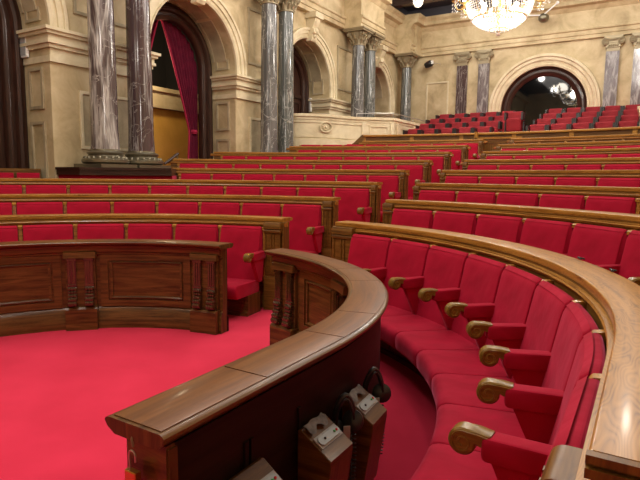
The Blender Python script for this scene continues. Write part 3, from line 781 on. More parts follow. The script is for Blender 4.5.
# sunk panels on the walls behind the columns and on the jambs
def frame_u(u, v0, v1, z0_, z1_, w=.05, d=.035, s_=1):
    mb = MB()
    for (a, b_, c_, d_) in ((v0, v1, z0_, z0_ + w), (v0, v1, z1_ - w, z1_), (v0, v0 + w, z0_ + w, z1_ - w), (v1 - w, v1, z0_ + w, z1_ - w)): mb.box(u, u + s_ * d, a, b_, c_, d_)
    return mb
def frame_v(v, u0, u1, z0_, z1_, w=.05, d=.035, s_=-1):
    mb = MB()
    for (a, b_, c_, d_) in ((u0, u1, z0_, z0_ + w), (u0, u1, z1_ - w, z1_), (u0, u0 + w, z0_ + w, z1_ - w), (u1 - w, u1, z0_ + w, z1_ - w)): mb.box(a, b_, min(v, v + s_ * d), max(v, v + s_ * d), c_, d_)
    return mb
for a, b_ in piers[:3]:
    m0, m1 = a + .50, b_ - .42
    trim(frame_u(UW, m0, m1, 1.92, 2.90), 'stonepale'); trim(MB().box(UW, UW + .012, m0 + .06, m1 - .06, 1.98, 2.84), 'stonegrey')
    trim(frame_u(UW, m0 - .05, m1 + .05, 4.15, 5.45), 'stonegrey')
    for z0_, z1_ in ((1.2, 2.35), (2.55, 3.22), (3.95, 4.6)):
        trim(frame_v(a, UW - .58, UW - .18, z0_, z1_), 'stonegrey')
        trim(frame_v(b_, UW - .58, UW - .18, z0_, z1_, s_=1), 'stonegrey')
# timber arch frames, set back in the reveals
for i, (c_, r, ZSP) in enumerate(zip(ARCH, ARR, ZSPS)):
    mb = MB(); ri = r - .36; n = 32
    prof = [(r, -.72), (r - .05, -.68), (r - .10, -.68), (r - .13, -.63), (r - .18, -.65), (r - .21, -.71), (r - .27, -.71), (r - .29, -.67), (r - .33, -.69), (ri, -.74), (ri, -.83), (r, -.83)]
    k = len(prof); cols = [(-1, 0)] + [(0, pi * j / n) for j in range(n + 1)] + [(1, 0)]
    for t_, a in cols:
        for rr, p in prof:
            if t_ == -1: vv, z = c_ - rr, 0.
            elif t_ == 1: vv, z = c_ + rr, 0.
            else: vv, z = c_ - rr * cos(a), ZSP + rr * sin(a)
            mb.v.append((UW + p, vv, z))
    for q in range(len(cols) - 1):
        for j in range(k):
            j2 = (j + 1) % k; f = [q * k + j, q * k + j2, (q + 1) * k + j2, (q + 1) * k + j]
            mb.face(f, [(mb.v[t][1] + mb.v[t][2], j * .05 + w_ * .05) for t, w_ in zip(f, (0, 1, 1, 0))])
    o = mb.build('door_%d' % (i + 1), 'doorwood', None, 40); o['kind'] = 'structure'
for c_, r, z_ in zip(ARCH, ARR, ZSPS):
    mb = MB(); n = 30; m0 = 3; pr_ = [(r, -.66), (r - .02, -.66), (r - .02, -.60), (r - .008, -.60), (r - .008, -.30), (r - .02, -.30), (r - .02, -.24), (r, -.24)]
    k = len(pr_)
    for seg in ((.06, .30), (.32, .48), (.52, .68), (.70, .94)):
        o = len(mb.v); m_ = 9
        for i in range(m_ + 1):
            a = pi * (seg[0] + (seg[1] - seg[0]) * i / m_)
            for rr, p in pr_: mb.v.append((UW + p, c_ - rr * cos(a), z_ + rr * sin(a)))
        for i in range(m_):
            for j in range(k): mb.face([o + i * k + j, o + i * k + (j + 1) % k, o + (i + 1) * k + (j + 1) % k, o + (i + 1) * k + j])
        mb.face([o + j for j in range(k)]); mb.face([o + m_ * k + j for j in reversed(range(k))])
    trim(mb, 'stonegrey')
for i_ in (0, 2, 3):
    c_, r, z_ = ARCH[i_], ARR[i_] - .30, ZSPS[i_]; mb = MB(); n = 24
    pts = [(c_ - r, .5)] + [(c_ - r * cos(pi * i / n), z_ + r * sin(pi * i / n)) for i in range(n + 1)] + [(c_ + r, .5)]; k = len(pts)
    mb.add([(UW - .80, a, b_) for a, b_ in pts] + [(UW - .84, a, b_) for a, b_ in pts], [list(range(k)), list(range(2 * k - 1, k - 1, -1))] + [[j, (j + 1) % k, k + (j + 1) % k, k + j] for j in range(k)],
           [[(b_, a) for a, b_ in pts], [(b_, a) for a, b_ in pts[::-1]]] + [[(0, 0), (.1, 0), (.1, .1), (0, .1)]] * k)
    for d_ in (-1, 1):
        for z0_, z1_ in ((1.0, 2.2), (2.35, 3.7)):
            f_ = frame_u(UW - .80, c_ + min(d_ * .08, d_ * (r - .12)), c_ + max(d_ * .08, d_ * (r - .12)), z0_, z1_, .06, .03); mb.add(f_.v, f_.f, f_.uv)
    mb.box(UW - .80, UW - .76, c_ - .03, c_ + .03, .5, z_ + r - .02); mb.box(UW - .80, UW - .75, c_ - r, c_ + r, 3.80, 3.90)
    o = mb.build('door_%d' % (5 + i_), 'doorwood'); o['kind'] = 'structure'
# recess rooms behind the arches
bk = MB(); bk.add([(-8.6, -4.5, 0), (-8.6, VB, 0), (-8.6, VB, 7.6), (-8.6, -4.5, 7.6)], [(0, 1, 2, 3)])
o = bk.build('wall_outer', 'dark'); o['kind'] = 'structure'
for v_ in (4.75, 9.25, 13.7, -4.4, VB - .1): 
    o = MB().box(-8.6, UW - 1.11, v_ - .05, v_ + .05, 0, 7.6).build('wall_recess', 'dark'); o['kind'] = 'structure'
# ochre wall seen under the curtain of the second arch
o = MB().box(-7.5, -7.4, 4.8, 9.2, 0, 3.12).build('wall_ochre', 'yellow'); o['kind'] = 'structure'
trim(join(MB().box(-7.5, -7.32, 4.8, 9.2, 3.12, 3.62), MB().box(-7.5, -7.28, 4.8, 9.2, 3.12, 3.20), MB().box(-7.5, -7.26, 4.8, 9.2, 3.52, 3.62)), 'stone')

# curtains of the second arch
def curtain(name, label, top, bot, mid, zt, zb, ztie, u0, nfold, edge_side):
    t = thing(name, label, 'curtain', (u0, (top[0] + top[1]) / 2, zb))
    g_ = MB(); nx, nz = 60, 40; E = []
    for j in range(nz + 1):
        f = j / nz; z = zt + (zb - zt) * f
        if z > ztie:
            q = (zt - z) / (zt - ztie); q2 = q ** .85
            a = top[0] + (mid[0] - top[0]) * q2; b_ = top[1] + (mid[1] - top[1]) * q2
        else:
            q = (ztie - z) / (ztie - zb); a = mid[0] + (bot[0] - mid[0]) * q; b_ = mid[1] + (bot[1] - mid[1]) * q
        for i in range(nx + 1):
            s2 = i / nx; v = a + (b_ - a) * s2
            zz = z
            rlim = ARR[1] - .33; dv = abs(v - ARCH[1])
            ztop = ZSPS[1] + math.sqrt(max(0, rlim * rlim - dv * dv)) if dv < rlim else ZSPS[1]
            zz = min(zz, ztop)
            g_.v.append((u0 +   .03 * sin(s2 * nfold * 2 * pi) * (.5 + .5 * f), v, zz))
        E.append(g_.v[-1 if edge_side else -(nx + 1)])
    for j in range(nz):
        for i in range(nx): g_.face([j * (nx + 1) + i, (j + 1) * (nx + 1) + i, (j + 1) * (nx + 1) + i + 1, j * (nx + 1) + i + 1])
    local(t, g_); cl = g_.build('cloth', 'curtain', t, True)
    m_ = cl.modifiers.new('thick', 'SOLIDIFY'); m_.thickness = .015
    local(t, MB().tube([(x + .02, y, z) for x, y, z in E], .022, 8)).build('fringe', 'curtain_edge', t, True)['label'] = 'brighter red fringe'
    mm = MB().lathe([(.09, -.05), (.11, 0), (.09, .05)], (u0, (mid[0] + mid[1]) / 2, ztie), 16, ) ; local(t, mm).build('tieback', 'curtain_edge', t, True)
    return t
curtain('curtain', 'large dark red curtain drawn to the right side of the tall arch', (6.81, 7.98), (7.56, 7.90), (7.62, 7.90), 4.88, 1.75, 2.5, UW - .92, 9, False)
curtain('curtain', 'small dark red curtain strip at the left side of the tall arch', (5.92, 6.77), (5.92, 6.2), (5.92, 6.25), 4.88, 1.75, 3.2, UW - .92, 5, True)

# ------------------------------------------------------------------ marble columns
def column(v, u, zb, zt, mat, label, group, r=.205, capz=.48):
    t = thing('marble_column', label, 'column', (u, v, zb), 0, group)
    h = zt - zb - .31 - capz
    ba = MB(); ba.box(-.36, .36, -.36, .36, 0, .06)
    ba.lathe([(.0, .06), (.35, .06), (.385, .09), (.385, .13), (.34, .165), (.29, .18), (.275, .205), (.29, .225), (.30, .25), (.27, .275), (.235, .285), (.23, .31), (0, .31)], (0, 0, 0), 36)
    for i in range(20):
        a = 2 * pi * i / 20; ba.ball((.33 * cos(a), .33 * sin(a), .155), .035, 4, 1.1)
    ba.build('base', 'bronze', t, 45)
    sh = MB(); sh.lathe([(r * (1.06 if i == 0 else 1) * (1 - .13 * (i / 12) ** 1.6), .31 + h * i / 12) for i in range(13)], (0, 0, 0), 40); sh.build('shaft', mat, t, True)
    cz = .31 + h; rt_ = r * .87
    cp = MB(); cp.lathe([(rt_, 0), (rt_ + .03, .01), (rt_ + .03, .035), (rt_, .045), (rt_ + .0, .12), (rt_ + .05, .28), (rt_ + .10, .38), (0, .38)], (0, 0, cz), 28)
    for row, (zz, rr, n) in enumerate(((.05, rt_ + .02, 10), (.17, rt_ + .04, 10))):
        for i in range(n):
            a = 2 * pi * (i + .5 * row) / n
            pth = [(rr * cos(a), rr * sin(a), cz + zz), ((rr + .025) * cos(a), (rr + .025) * sin(a), cz + zz + .08), ((rr + .075) * cos(a), (rr + .075) * sin(a), cz + zz + .125), ((rr + .085) * cos(a), (rr + .085) * sin(a), cz + zz + .10)]
            cp.tube(pth, .03, 6, radii=[.035, .038, .03, .015])
    for i in range(4):
        a = pi / 4 + pi / 2 * i
        for s2 in (-1, 1):
            pth = []
            for q in range(22):
                tt = q / 21; an = -pi / 2 + tt * 3.6 * pi; rd = .072 * (1 - .8 * tt)
                rx = rt_ + .135 - rd * cos(an) * .8; pz = cz + .315 + rd * sin(an)
                off = s2 * .035; pth.append((rx * cos(a) - off * sin(a), rx * sin(a) + off * cos(a), pz))
            cp.tube(pth, .018, 6)
    q = rt_ + .16
    cp.box(-q, q, -q, q, cz + .39, cz + .435); cp.box(-q - .03, q + .03, -q - .03, q + .03, cz + .435, cz + .485)
    cp.build('capital', 'capital', t, 40)
    return t
UC = -4.82
column(4.28, UC, 1.60, 5.955, 'marbleA', 'purple marble column with wide white bands, left of the foreground pair', 'polished marble columns', .222)
column(5.05, UC, 1.60, 5.955, 'marbleB', 'dark purple marble column beside the curtained arch', 'polished marble columns', .222)
column(8.92, UC, 1.70, 5.955, 'marbleC', 'grey marble column with white veins, left of the middle pair', 'polished marble columns')
column(9.62, UC, 1.70, 5.955, 'marbleD', 'grey green marble column, right of the middle pair', 'polished marble columns')
column(13.5, UC, 2.37, 5.955, 'marbleC', 'grey marble column behind the stone parapet, left of the rear pair', 'polished marble columns')
column(14.32, UC, 2.37, 5.955, 'marbleD', 'grey marble column behind the stone parapet, right of the rear pair', 'polished marble columns')
column(17.38, UC, 2.37, 5.955, 'marbleD', 'dark marble column in the far corner of the hall', 'polished marble columns')
# pedestal plinths under the middle pair
pp = thing('column_pedestal', 'low stone pedestal under the middle pair of marble columns', 'pedestal', (UC, 9.27, 1.1)); MB().box(-.4, .4, -.8, .8, 0, .6).build('block', 'stone', pp)

# platform carrying the first pair
pr = thing('column_platform', 'curved dark wood platform with red side carrying the foreground pair of columns', 'platform', (*pt(5.9, rad(134)), .0))
def platpoly(r0, grow):
    out = []
    for i in range(13):
        a = rad(128.0 + 13.8 * i / 12); out.append(pt(r0, a))
    out += [(-5.26, out[-1][1] + .02), (-5.26, 5.45), (-4.28, 5.45)]
    return out
def slab(r0, z0_, z1_):
    p = platpoly(r0, 0); k = len(p); mb = MB()
    mb.add([(x, y, z0_) for x, y in p] + [(x, y, z1_) for x, y in p], [list(range(k))[::-1], list(range(k, 2 * k))] + [[i, (i + 1) % k, k + (i + 1) % k, k + i] for i in range(k)],
           [[(0, 0)] * k, [(x, y) for x, y in p]] + [[(i * .12, 0), (i * .12 + .12, 0), (i * .12 + .12, z1_ - z0_), (i * .12, z1_ - z0_)] for i in range(k)])
    return mb
local(pr, slab(5.84, 1.56, 1.60)).build('top_board', 'doorwood', pr)
local(pr, slab(5.87, 1.475, 1.56)).build('moulding', 'doorwood', pr)
local(pr, slab(5.93, .6, 1.475)).build('side', 'velvet', pr)['label'] = 'red cloth side'
# stair handrail right of the platform
hr = thing('stair_handrail', 'dark wooden handrail sloping beside the column platform', 'handrail', (-4.9, 5.76, 1.2))
MB().tube([(0, -.10, .50), (0, .26, .71)], .028, 8).build('rail', 'doorwood', hr, True)
MB().tube([(0, .24, -.2), (0, .24, .68)], .016, 8).build('post', 'bronze', hr, True)

# ------------------------------------------------------------------ stone parapets
def parapet(pts, label, s_=1):
    t = thing('gallery_parapet', label, 'parapet', (s_ * pts[0][0], pts[0][1], 2.2))
    def strip(o0, o1, z0_, z1_, idx=None):
        mb = MB(); P = [Vector((s_ * x, y)) for x, y in pts]
        nrm = []
        for i in range(len(P)):
            d = (P[min(i + 1, len(P) - 1)] - P[max(i - 1, 0)]).normalized(); n_ = Vector((d.y, -d.x)) * s_; nrm.append(n_)
        rng = range(len(P)) if idx is None else idx
        ids = list(rng)
        for i in ids:
            for o_, z in ((o0, z0_), (o1, z0_), (o1, z1_), (o0, z1_)):
                q = P[i] + nrm[i] * o_; mb.v.append((q.x, q.y, z))
        for i in range(len(ids) - 1):
            for j in range(4): mb.face([i * 4 + j, i * 4 + (j + 1) % 4, (i + 1) * 4 + (j + 1) % 4, (i + 1) * 4 + j])
        mb.face([0, 1, 2, 3]); mb.face([(len(ids) - 1) * 4 + j for j in (3, 2, 1, 0)])
        return mb
    local(t, strip(-.2, 0, 1.36, 3.03)).build('wall', 'stonepale', t, 30)
    local(t, join(strip(-.26, .07, 3.03, 3.10), strip(-.24, .035, 2.96, 3.03), strip(-.22, .02, 2.88, 2.96))).build('coping', 'stonepale', t, 30)
    local(t, join(strip(-.1, .02, 2.50, 2.55), strip(-.1, .05, 1.36, 2.46))).build('skirting', 'stonepale', t, 30)
    return t, strip, nrm_at
nrm_at = None
raw = [(-4.95, 10.04), (-4.83, 10.07), (-4.66, 10.15), (-4.51, 10.27), (-4.36, 10.41), (-4.22, 10.58), (-4.12, 10.80), (-4.03, 11.05), (-3.93, 11.28), (-3.82, 11.50)]
raw2 = raw + [(-3.6, 11.66), (-3.0, 12.15), (-2.995, 12.3), (-2.99, 13.0), (-3.0, 14.2), (-3.0, 15.5), (-3.0, 17.9)]
pt_, strip, _ = parapet(raw2, 'pale carved stone gallery parapet with a round medallion, below the rear columns')
# carving: pilaster strips, sunk panel frames, medallion
cv = MB()
def oriented(p, d):
    d = Vector((d[0], d[1])).normalized(); n_ = Vector((d.y, -d.x))
    return Matrix(((d.x, n_.x, 0, p[0]), (d.y, n_.y, 0, p[1]), (0, 0, 1, 0), (0, 0, 0, 1)))
mt = oriented((-3.6, 11.66), (.6, .49))
cv.box(-.09, .06, .0, .05, 2.2, 2.96, mt); cv.box(.70, .80, 0, .05, 2.2, 2.96, mt)
for (a, b_, c_, d_) in ((.12, .66, 2.56, 2.60), (.12, .66, 2.84, 2.88), (.12, .16, 2.6, 2.84), (.62, .66, 2.6, 2.84)): cv.box(a, b_, 0, .025, c_, d_, mt)
for v0 in (12.35, 13.6, 14.85, 16.1):
    mt = oriented((-3.0, v0), (0, 1))
    cv.box(0, .09, 0, .05, 2.2, 2.96, mt)
    for (a, b_, c_, d_) in ((.18, 1.1, 2.56, 2.60), (.18, 1.1, 2.84, 2.88), (.18, .22, 2.6, 2.84), (1.06, 1.1, 2.6, 2.84)): cv.box(a, b_, 0, .025, c_, d_, mt)
local(pt_, cv).build('carved_panels', 'stonepale', pt_)
mt = oriented((-4.22, 10.58), (.24, .40))
md = MB(); md.tube([tuple(mt @ Vector((.0 + .17 * cos(2 * pi * i / 28), .02, 2.77 + .13 * sin(2 * pi * i / 28)))) for i in range(28)], .022, 6, close=True)
for i in range(9): a = 2 * pi * i / 9; md.ball(tuple(mt @ Vector((.07 * cos(a), .015, 2.77 + .06 * sin(a)))), .03, 4)
md.ball(tuple(mt @ Vector((0, .02, 2.77))), .045, 5)
local(pt_, md).build('medallion', 'stonepale', pt_, True)
parapet([(-2.86, 12.2), (-2.86, 12.35), (-2.86, 13.), (-2.86, 14), (-2.86, 15), (-2.86, 17.9)], 'pale stone parapet closing the gallery chairs at the right edge', -1)
# metal rail on the parapet
mr = thing('metal_railing', 'thin brushed metal railing above the stone parapet beside the corner column', 'railing', (-3.1, 13.3, 3.1))
q = MB(); q.tube([(-.95, -1.3, .16), (.0, -.9, .16), (0.02, .5, .16), (.02, 2.2, .16)], .012, 6); q.build('rail', 'steel', mr, True)
for x, y in ((-.95, -1.3), (0, -.9), (.02, .5), (.02, 2.2)): MB().tube([(x, y, 0), (x, y, .16)], .012, 6).build('post', 'steel', mr, True)
# tall rail at the end by the chairs
# ------------------------------------------------------------------ back wall with great round window
UX = -.14; WR = 1.36; WZ = 3.86
bw = MB(); n = 48
pts = [(UX - WR, 0)] + [(UX - WR * cos(pi * i / n), WZ + WR * sin(pi * i / n)) for i in range(n + 1)] + [(UX + WR, 0)]
bw.add([(-5.3, VB, 0), (UX - WR, VB, 0), (UX - WR, VB, 5.95), (-5.3, VB, 5.95)], [(0, 1, 2, 3)])
bw.add([(UX + WR, VB, 0), (5.3, VB, 0), (5.3, VB, 5.95), (UX + WR, VB, 5.95)], [(0, 1, 2, 3)])
for i in range(1, n + 1):
    (a, b_), (c_, d_) = pts[i], pts[i + 1]; bw.add([(a, VB, b_), (c_, VB, d_), (c_, VB, 5.95), (a, VB, 5.95)], [(0, 1, 2, 3)])
for i in range(len(pts) - 1):
    (a, b_), (c_, d_) = pts[i], pts[i + 1]; bw.add([(a, VB, b_), (c_, VB, d_), (c_, VB + .25, d_), (a, VB + .25, b_)], [(0, 1, 2, 3)])
o = bw.build('wall_back', 'stone', None, 30); o['kind'] = 'structure'
def ring_v(prof, zc, leg):
    """profile (radius, depth towards the room) round the window"""
    mb = MB(); k = len(prof); cols = [(-1, 0)] + [(0, pi * j / n) for j in range(n + 1)] + [(1, 0)]
    for t_, a in cols:
        for rr, p in prof:
            if t_ == -1: x, z = UX - rr, leg
            elif t_ == 1: x, z = UX + rr, leg
            else: x, z = UX - rr * cos(a), zc + rr * sin(a)
            mb.v.append((x, VB - p, z))
    for q_ in range(len(cols) - 1):
        for j in range(k):
            j2 = (j + 1) % k; f = [q_ * k + j, q_ * k + j2, (q_ + 1) * k + j2, (q_ + 1) * k + j]; mb.face(f, [(mb.v[t][0] + mb.v[t][2], j * .05 + w_ * .05) for t, w_ in zip(f, (0, 1, 1, 0))])
    return mb
trim(ring_v([(1.36, -.02), (1.36, .04), (1.42, .06), (1.45, .03), (1.53, .05), (1.56, .09), (1.65, .10), (1.67, .14), (1.75, .14), (1.78, .0)], WZ, 1.5), 'stonepale')
o = ring_v([(1.36, -.20), (1.36, -.06), (1.31, -.03), (1.27, -.08), (1.20, -.08), (1.17, -.05), (1.12, -.07), (1.06, -.12), (1.06, -.2)], WZ, 1.5).build('window_1', 'doorwood', None, 40); o['kind'] = 'structure'
gl = MB(); P = [(UX - 1.08, VB + .16, 1.5)] + [(UX - 1.08 * cos(pi * i / n), VB + .16, WZ + 1.08 * sin(pi * i / n)) for i in range(n + 1)] + [(UX + 1.08, VB + .16, 1.5)]
gl.add(P + [(x, y + .01, z) for x, y, z in P], [list(range(len(P))), list(range(2 * len(P) - 1, len(P) - 1, -1))])
o = gl.build('window_2', 'glass'); o['kind'] = 'structure'
o = MB().box(-5.4, 5.4, VB + .3, VB + .4, 0, 7.6).build('wall_beyond', 'dark'); o['kind'] = 'structure'
# back entablature (u along the wall)
def wally(poly, u0, u1):
    mb = MB(); k = len(poly); P = [(u, VB - p, z) for u in (u0, u1) for p, z in poly]
    mb.add(P, [list(range(k)), list(range(2 * k - 1, k - 1, -1))] + [[j, (j + 1) % k, k + (j + 1) % k, k + j] for j in range(k)]); return mb
trim(join(wally(ent(.10), -5.3, 5.3), wally(ent(.62), -5.3, -4.45)))
trim(wally([(-.3, 7.27), (.24, 7.27), (.24, 7.7), (-.3, 7.7)], -5.3, 5.3), 'ceiling')
trim(frame_v(VB, -4.25, -3.4, 3.2, 5.0), 'stonepale')
# pilasters with ionic capitals
def pil(u, mat, label):
    t = thing('marble_pilaster', label, 'pilaster', (u, VB - .11, 2.4), 0, 'marble pilasters on the rear wall')
    MB().box(-.19, .19, 0, .105, 0, 3.08).build('shaft', mat, t); q = MB(); q.box(-.23, .23, -.03, .105, -.12, .0); q.build('base', 'capital', t)
    c_ = MB(); c_.box(-.18, .18, -.01, .105, 3.08, 3.2); c_.box(-.21, .21, -.04, .105, 3.19, 3.33); c_.box(-.26, .26, -.07, .105, 3.46, 3.545)
    c_.box(-.2, .2, -.05, .105, 3.33, 3.46)
    for s2 in (-1, 1):
        pth = []
        for i in range(40):
            tt = i / 39; a = pi / 2 + s2 * -1 * tt * 4.2 * pi; rd = .105 * (1 - .82 * tt); pth.append((s2 * .215 + rd * cos(a), -.06, 3.37 + rd * sin(a)))
        c_.tube(pth, .022, 6)
        c_.tube([(s2 * .215, -.05, 3.37), (s2 * .215, .1, 3.37)], .09, 14)
    c_.tube([(-.2, -.06, 3.45), (-.1, -.07, 3.42), (0, -.075, 3.41), (.1, -.07, 3.42), (.2, -.06, 3.45)], .02, 6)
    for i in range(5): c_.ball((-.12 + i * .06, -.05, 3.25), .028, 4, 1.3)
    c_.build('capital', 'capital', t, 40)
    return t
pil(-2.90, 'marbleB', 'dark marble pilaster left of the round window, outer one'); pil(-2.13, 'marbleP', 'grey marble pilaster left of the round window, nearer the arch')
pil(1.86, 'marbleP', 'grey marble pilaster right of the round window, nearer the arch'); pil(2.62, 'marbleP', 'grey marble pilaster at the right edge of the view')

# ceiling
ce = MB(); ce.add([(-8.7, -4.6, 7.6), (5.5, -4.6, 7.6), (5.5, 18.5, 7.6), (-8.7, 18.5, 7.6)], [(0, 3, 2, 1)])
o = ce.build('ceiling', 'ceiling'); o['kind'] = 'structure'
for i, v_ in enumerate((8.8, 13.2, 16.4)): 
    q = MB().box(-5.0, 5.0, v_ - .12, v_ + .12, 7.4, 7.6); trim(q, 'beam')

# ------------------------------------------------------------------ small wall fittings
def tbox(name, label, cat, loc, dims, mat, rz=0):
    t = thing(name, label, cat, loc, rz); x, y, z = dims
    MB().extrude(roundprof([(-x, -z), (-x, z), (x, z), (x, -z)], [.01] * 4, 2), -y, y, Matrix.Identity(4), .004).build('housing', mat, t)
    return t
t = tbox('wall_speaker', 'slim white loudspeaker on the timber frame at the far left', 'loudspeaker', (UW - .62, 3.58, 3.60), (.10, .025, .20), 'white'); MB().box(-.08, .08, -.031, -.026, -.17, .17).build('grille', 'greycloth', t)
t = tbox('wall_speaker', 'slim white loudspeaker in the arch left of the rear impost', 'loudspeaker', (-5.93, 12.44, 3.65), (.09, .04, .20), 'white'); MB().box(-.07, .07, -.046, -.041, -.17, .17).build('grille', 'greycloth', t)
t = thing('security_camera', 'black camera on a bracket high on the rear wall near the corner', 'camera', (-4.1, VB - .25, 5.62))
q = MB(); q.lathe([(0, -.16), (.09, -.15), (.12, -.05), (.12, .08), (.08, .15), (0, .16)], (0, 0, 0), 18); mt = Matrix.Rotation(rad(70), 4, 'Y'); q.v = [tuple(mt @ Vector(v)) for v in q.v]; q.build('body', 'black', t, True)
MB().box(.10, .19, -.09, -.04, -.02, .10).build('bracket', 'white', t); MB().tube([(.0, .05, .0), (.0, .27, .0)], .03, 8).build('arm', 'steel', t, True)
MB().tube([(.15, -.05, .04), (.42, .1, -.02)], .012, 6).build('arm', 'steel', t, True)
t = thing('wall_spotlight', 'metal spotlight cluster with two arms above the round window', 'spotlight', (-.18, VB - .48, 6.72))
q = MB().ball((0, 0, -.06), .17, 9, .9); q.build('body', 'bronze', t, True)
MB().tube([(0, .0, -.02), (0, .45, -.02)], .03, 8).build('arm', 'steel', t, True)
for (x, z, l_) in ((-.55, .06, 1), (.42, .32, 1)):
    a_ = MB().tube([(0, -.1, 0), (x, -.12, z)], .022, 8).build('arm', 'white', t, True)
    MB().ball((x, -.12, z), .055, 6).build('lamp_head', 'white', a_, True)

# ------------------------------------------------------------------ chandelier
def chandelier(loc, s_, label, full=True):
    t = thing('chandelier', label, 'chandelier', loc)
    bow = [(.05, .12), (.22, .15), (.42, .24), (.58, .38), (.68, .55), (.72, .74)]
    dr = MB(); rnd = random.Random(3); rows = 20 if full else 9
    for i in range(rows):
        f = (i + .5) / rows; q = f * (len(bow) - 1); j = int(q); w = q - j
        r = bow[j][0] + (bow[j + 1][0] - bow[j][0]) * w; z = bow[j][1] + (bow[j + 1][1] - bow[j][1]) * w
        nb = max(6, int(2 * pi * r / (.062 if full else .16)))
        for m_ in range(nb):
            a = 2 * pi * (m_ + .5 * (i % 2)) / nb; c = (r * cos(a) * s_, r * sin(a) * s_, z * s_); d = (.020 if full else .04) * s_
            vs = [(c[0], c[1], c[2] + d * 1.2), (c[0] + d, c[1], c[2]), (c[0], c[1] + d, c[2]), (c[0] - d, c[1], c[2]), (c[0], c[1] - d, c[2]), (c[0], c[1], c[2] - d * 1.6)]
            dr.add(vs, [(0, 1, 2), (0, 2, 3), (0, 3, 4), (0, 4, 1), (5, 2, 1), (5, 3, 2), (5, 4, 3), (5, 1, 4)])
    o = dr.build('crystal_drops', 'crystal', t); o['kind'] = 'stuff'
    fr = MB()
    for z, r in ((.38, .57), (.74, .73), (.15, .20)):
        fr.tube([(r * s_ * cos(2 * pi * i / 40), r * s_ * sin(2 * pi * i / 40), z * s_) for i in range(40)], .014 * s_, 6, close=True)
    for i in range(12):
        a = 2 * pi * i / 12; fr.tube([(r * .97 * cos(a) * s_, r * .97 * sin(a) * s_, z * s_) for r, z in bow], .004 * s_, 5)
    fr.tube([(0, 0, .1 * s_), (0, 0, 1.9 * s_)], .04 * s_, 10); fr.build('frame', 'brass', t, True)
    fi = MB(); fi.lathe([(0, -.0), (.03, .01), (.055, .045), (.03, .075), (.015, .09), (.05, .105), (.06, .12), (0, .14)], (0, 0, 0), 18); fi.v = [(x * s_, y * s_, z * s_) for x, y, z in fi.v]; fi.build('finial', 'crystal', t, 50)
    n_ = 12
    for i in range(n_):
        a = 2 * pi * (i + .3) / n_; ca, sa = cos(a), sin(a)
        ar = MB(); ar.tube([(r * ca * s_, r * sa * s_, z * s_) for r, z in ((.70, .74), (.80, .66), (.90, .66), (.96, .74), (.97, .82))], .018 * s_, 6)
        ar.lathe([(0, .82), (.06, .83), (.085, .86), (.02, .87), (.02, .97), (0, .97)], (.97 * ca * s_, .97 * sa * s_, 0), 12) if s_ == 1 else None
        am = ar.build('arm', 'brass', t, True)
        if full:
            cr = MB()
            for m_ in range(6):
                b2 = 2 * pi * m_ / 6
                for zz in (.78, .70, .63):
                    c = ((.97 * ca + .06 * cos(b2)), (.97 * sa + .06 * sin(b2)), zz); d = .014
                    cr.add([(c[0], c[1], c[2] + d), (c[0] + d, c[1], c[2]), (c[0], c[1] + d, c[2]), (c[0] - d, c[1], c[2]), (c[0], c[1] - d, c[2]), (c[0], c[1], c[2] - 2 * d)], [(0, 1, 2), (0, 2, 3), (0, 3, 4), (0, 4, 1), (5, 2, 1), (5, 3, 2), (5, 4, 3), (5, 1, 4)])
            cr.build('pendant', 'crystal', am)['kind'] = 'stuff'
        MB().ball((.97 * ca * s_, .97 * sa * s_, 1.02 * s_), .035 * s_, 6, 1.5).build('bulb', 'bulb', am, True)
    for i in range(8):
        a = 2 * pi * i / 8; MB().ball((.36 * cos(a) * s_, .36 * sin(a) * s_, .62 * s_), .05 * s_, 6, 1.3).build('bulb', 'bulb', t, True)
    return t
chandelier((.03, 10.9, 4.62), 1.0, 'large crystal chandelier hanging at the top centre of the view')
def lamp(kind, name, loc, energy, col=(1, .9, .78), size=.5, rot=(0, 0, 0), sy=None):
    d = bpy.data.lights.new(name, kind); d.energy = energy; d.color = col
    if kind == 'AREA':
        d.size = size
        if sy: d.shape = 'RECTANGLE'; d.size_y = sy
    else: d.shadow_soft_size = size
    o = bpy.data.objects.new(name, d); C.objects.link(o); o.location = loc; o.rotation_euler = rot; return o
lamp('POINT', 'chandelier_lamp', (.03, 10.9, 5.28), 300, (1, .95, .86), .25)
# small crystal wall pendant seen near the ceiling
t = thing('crystal_lantern', 'small crystal lantern hanging near the far corner under the ceiling', 'lantern', (-3.75, 15.6, 7.0))
q = MB(); q.lathe([(0, 0), (.09, .03), (.16, .12), (.18, .25), (.14, .40), (.04, .48), (0, .5)], (0, 0, 0), 20); q.build('globe', 'crystal', t, 40)
MB().tube([(0, 0, .48), (0, 0, .6)], .01, 6).build('cord', 'bronze', t); MB().ball((0, 0, .16), .06, 6).build('bulb', 'bulb', t, True)

# ------------------------------------------------------------------ world light and unseen fill lights added to the hall
W = scn.world or bpy.data.worlds.new('World'); scn.world = W; W.use_nodes = True
W.node_tree.nodes['Background'].inputs[0].default_value = (1, .93, .84, 1); W.node_tree.nodes['Background'].inputs[1].default_value = .3
lamp('AREA', 'overhead_fill_front', (-.6, 1.5, 7.45), 170, (1, .93, .84), 5.0, (0, 0, 0), 6.0)  # broad unseen fills added under the closed ceiling, which has no skylight
lamp('AREA', 'overhead_fill_rear', (0.0, 9.0, 7.35), 260, (1, .93, .84), 6.0, (0, 0, 0), 7.0)
lamp('AREA', 'overhead_fill_gallery', (0.0, 15.0, 7.35), 150, (1, .93, .84), 6.0, (0, 0, 0), 3.5)
lamp('POINT', 'hall_fill', (-1.0, .2, 4.9), 80, (1, .93, .84), .3)  # unseen point added to brighten the central floor and near seats
lamp('POINT', 'hall_fill', (-1.2, 6.5, 6.2), 80, (1, .9, .76), .3)
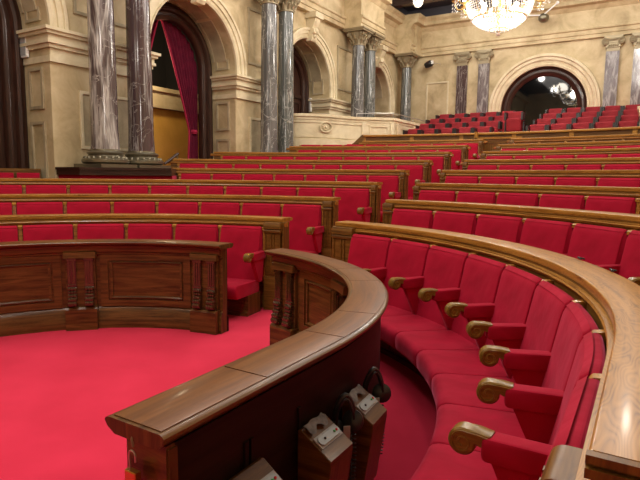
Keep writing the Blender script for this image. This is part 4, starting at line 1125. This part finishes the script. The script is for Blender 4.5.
lamp('POINT', 'hall_fill', (1.2, .0, 3.5), 105, (1, .93, .84), .25)  # unseen point added close in to brighten the near red seats
lamp('POINT', 'right_fill', (4.6, 5.0, 4.6), 60, (1, .9, .76), .4)  # added fill from the right, no fitting on that wall
lamp('POINT', 'front_fill', (-2.5, -2.6, 5.2), 70, (1, .9, .78), .5)  # added fill from the near left, without any visible source
lamp('POINT', 'recess_fill', (-6.7, 7.0, 4.1), 70, (1, .8, .5), .15)  # unseen warm fill added to lift the ochre wall
lamp('POINT', 'recess_fill', (-6.9, 11.4, 3.6), 12, (1, .8, .55), .15)
lamp('POINT', 'recess_fill', (-6.9, 2.4, 3.6), 12, (1, .8, .55), .15)

for i, (u, v, e) in enumerate(((-2.4, 1.0, 90), (2.2, 2.2, 80), (-2.4, 5.5, 85), (2.4, 6.0, 70), (-2.4, 9.5, 85), (2.4, 10.0, 75), (-2.4, 14.5, 90), (2.4, 14.5, 90), (0, -1.2, 60))):
    lamp('POINT', 'ceiling_fill_point', (u, v, 7.0), e * 1.15, (1, .93, .83), .16)  # unseen points added for crisp highlights on the oak ledges
# ------------------------------------------------------------------ camera
cam = bpy.data.cameras.new('camera'); co = bpy.data.objects.new('camera', cam); C.objects.link(co); scn.camera = co
cam.sensor_width = 36; cam.lens = 538.8 / 640 * 36; cam.clip_start = .05; cam.clip_end = 200
p, r = rad(6.775), rad(.627); th = rad(31.3)
Mx = Vector((cos(th), -sin(th))); Dx = Vector((sin(th), cos(th)))
def tw(v): return Vector((v[0] * Mx.x + v[1] * Mx.y, v[0] * Dx.x + v[1] * Dx.y, v[2]))
F = Vector((0, cos(p), -sin(p))); U0 = Vector((0, sin(p), cos(p))); R0 = Vector((1, 0, 0))
Rv = R0 * cos(r) + U0 * sin(r); Uv = U0 * cos(r) - R0 * sin(r)
F, Rv, Uv = tw(F), tw(Rv), tw(Uv)
cpos = tw((1.779, -3.137, 1.5))
co.matrix_world = Matrix(((Rv.x, Uv.x, -F.x, cpos.x), (Rv.y, Uv.y, -F.y, cpos.y), (Rv.z, Uv.z, -F.z, cpos.z), (0, 0, 0, 1)))

scn.view_settings.view_transform = 'Standard'; scn.view_settings.look = 'None'; scn.view_settings.gamma = 1; scn.view_settings.exposure = 0.28
try: scn.view_settings.use_curve_mapping = False
except Exception: pass
scn.cycles.max_bounces = 8
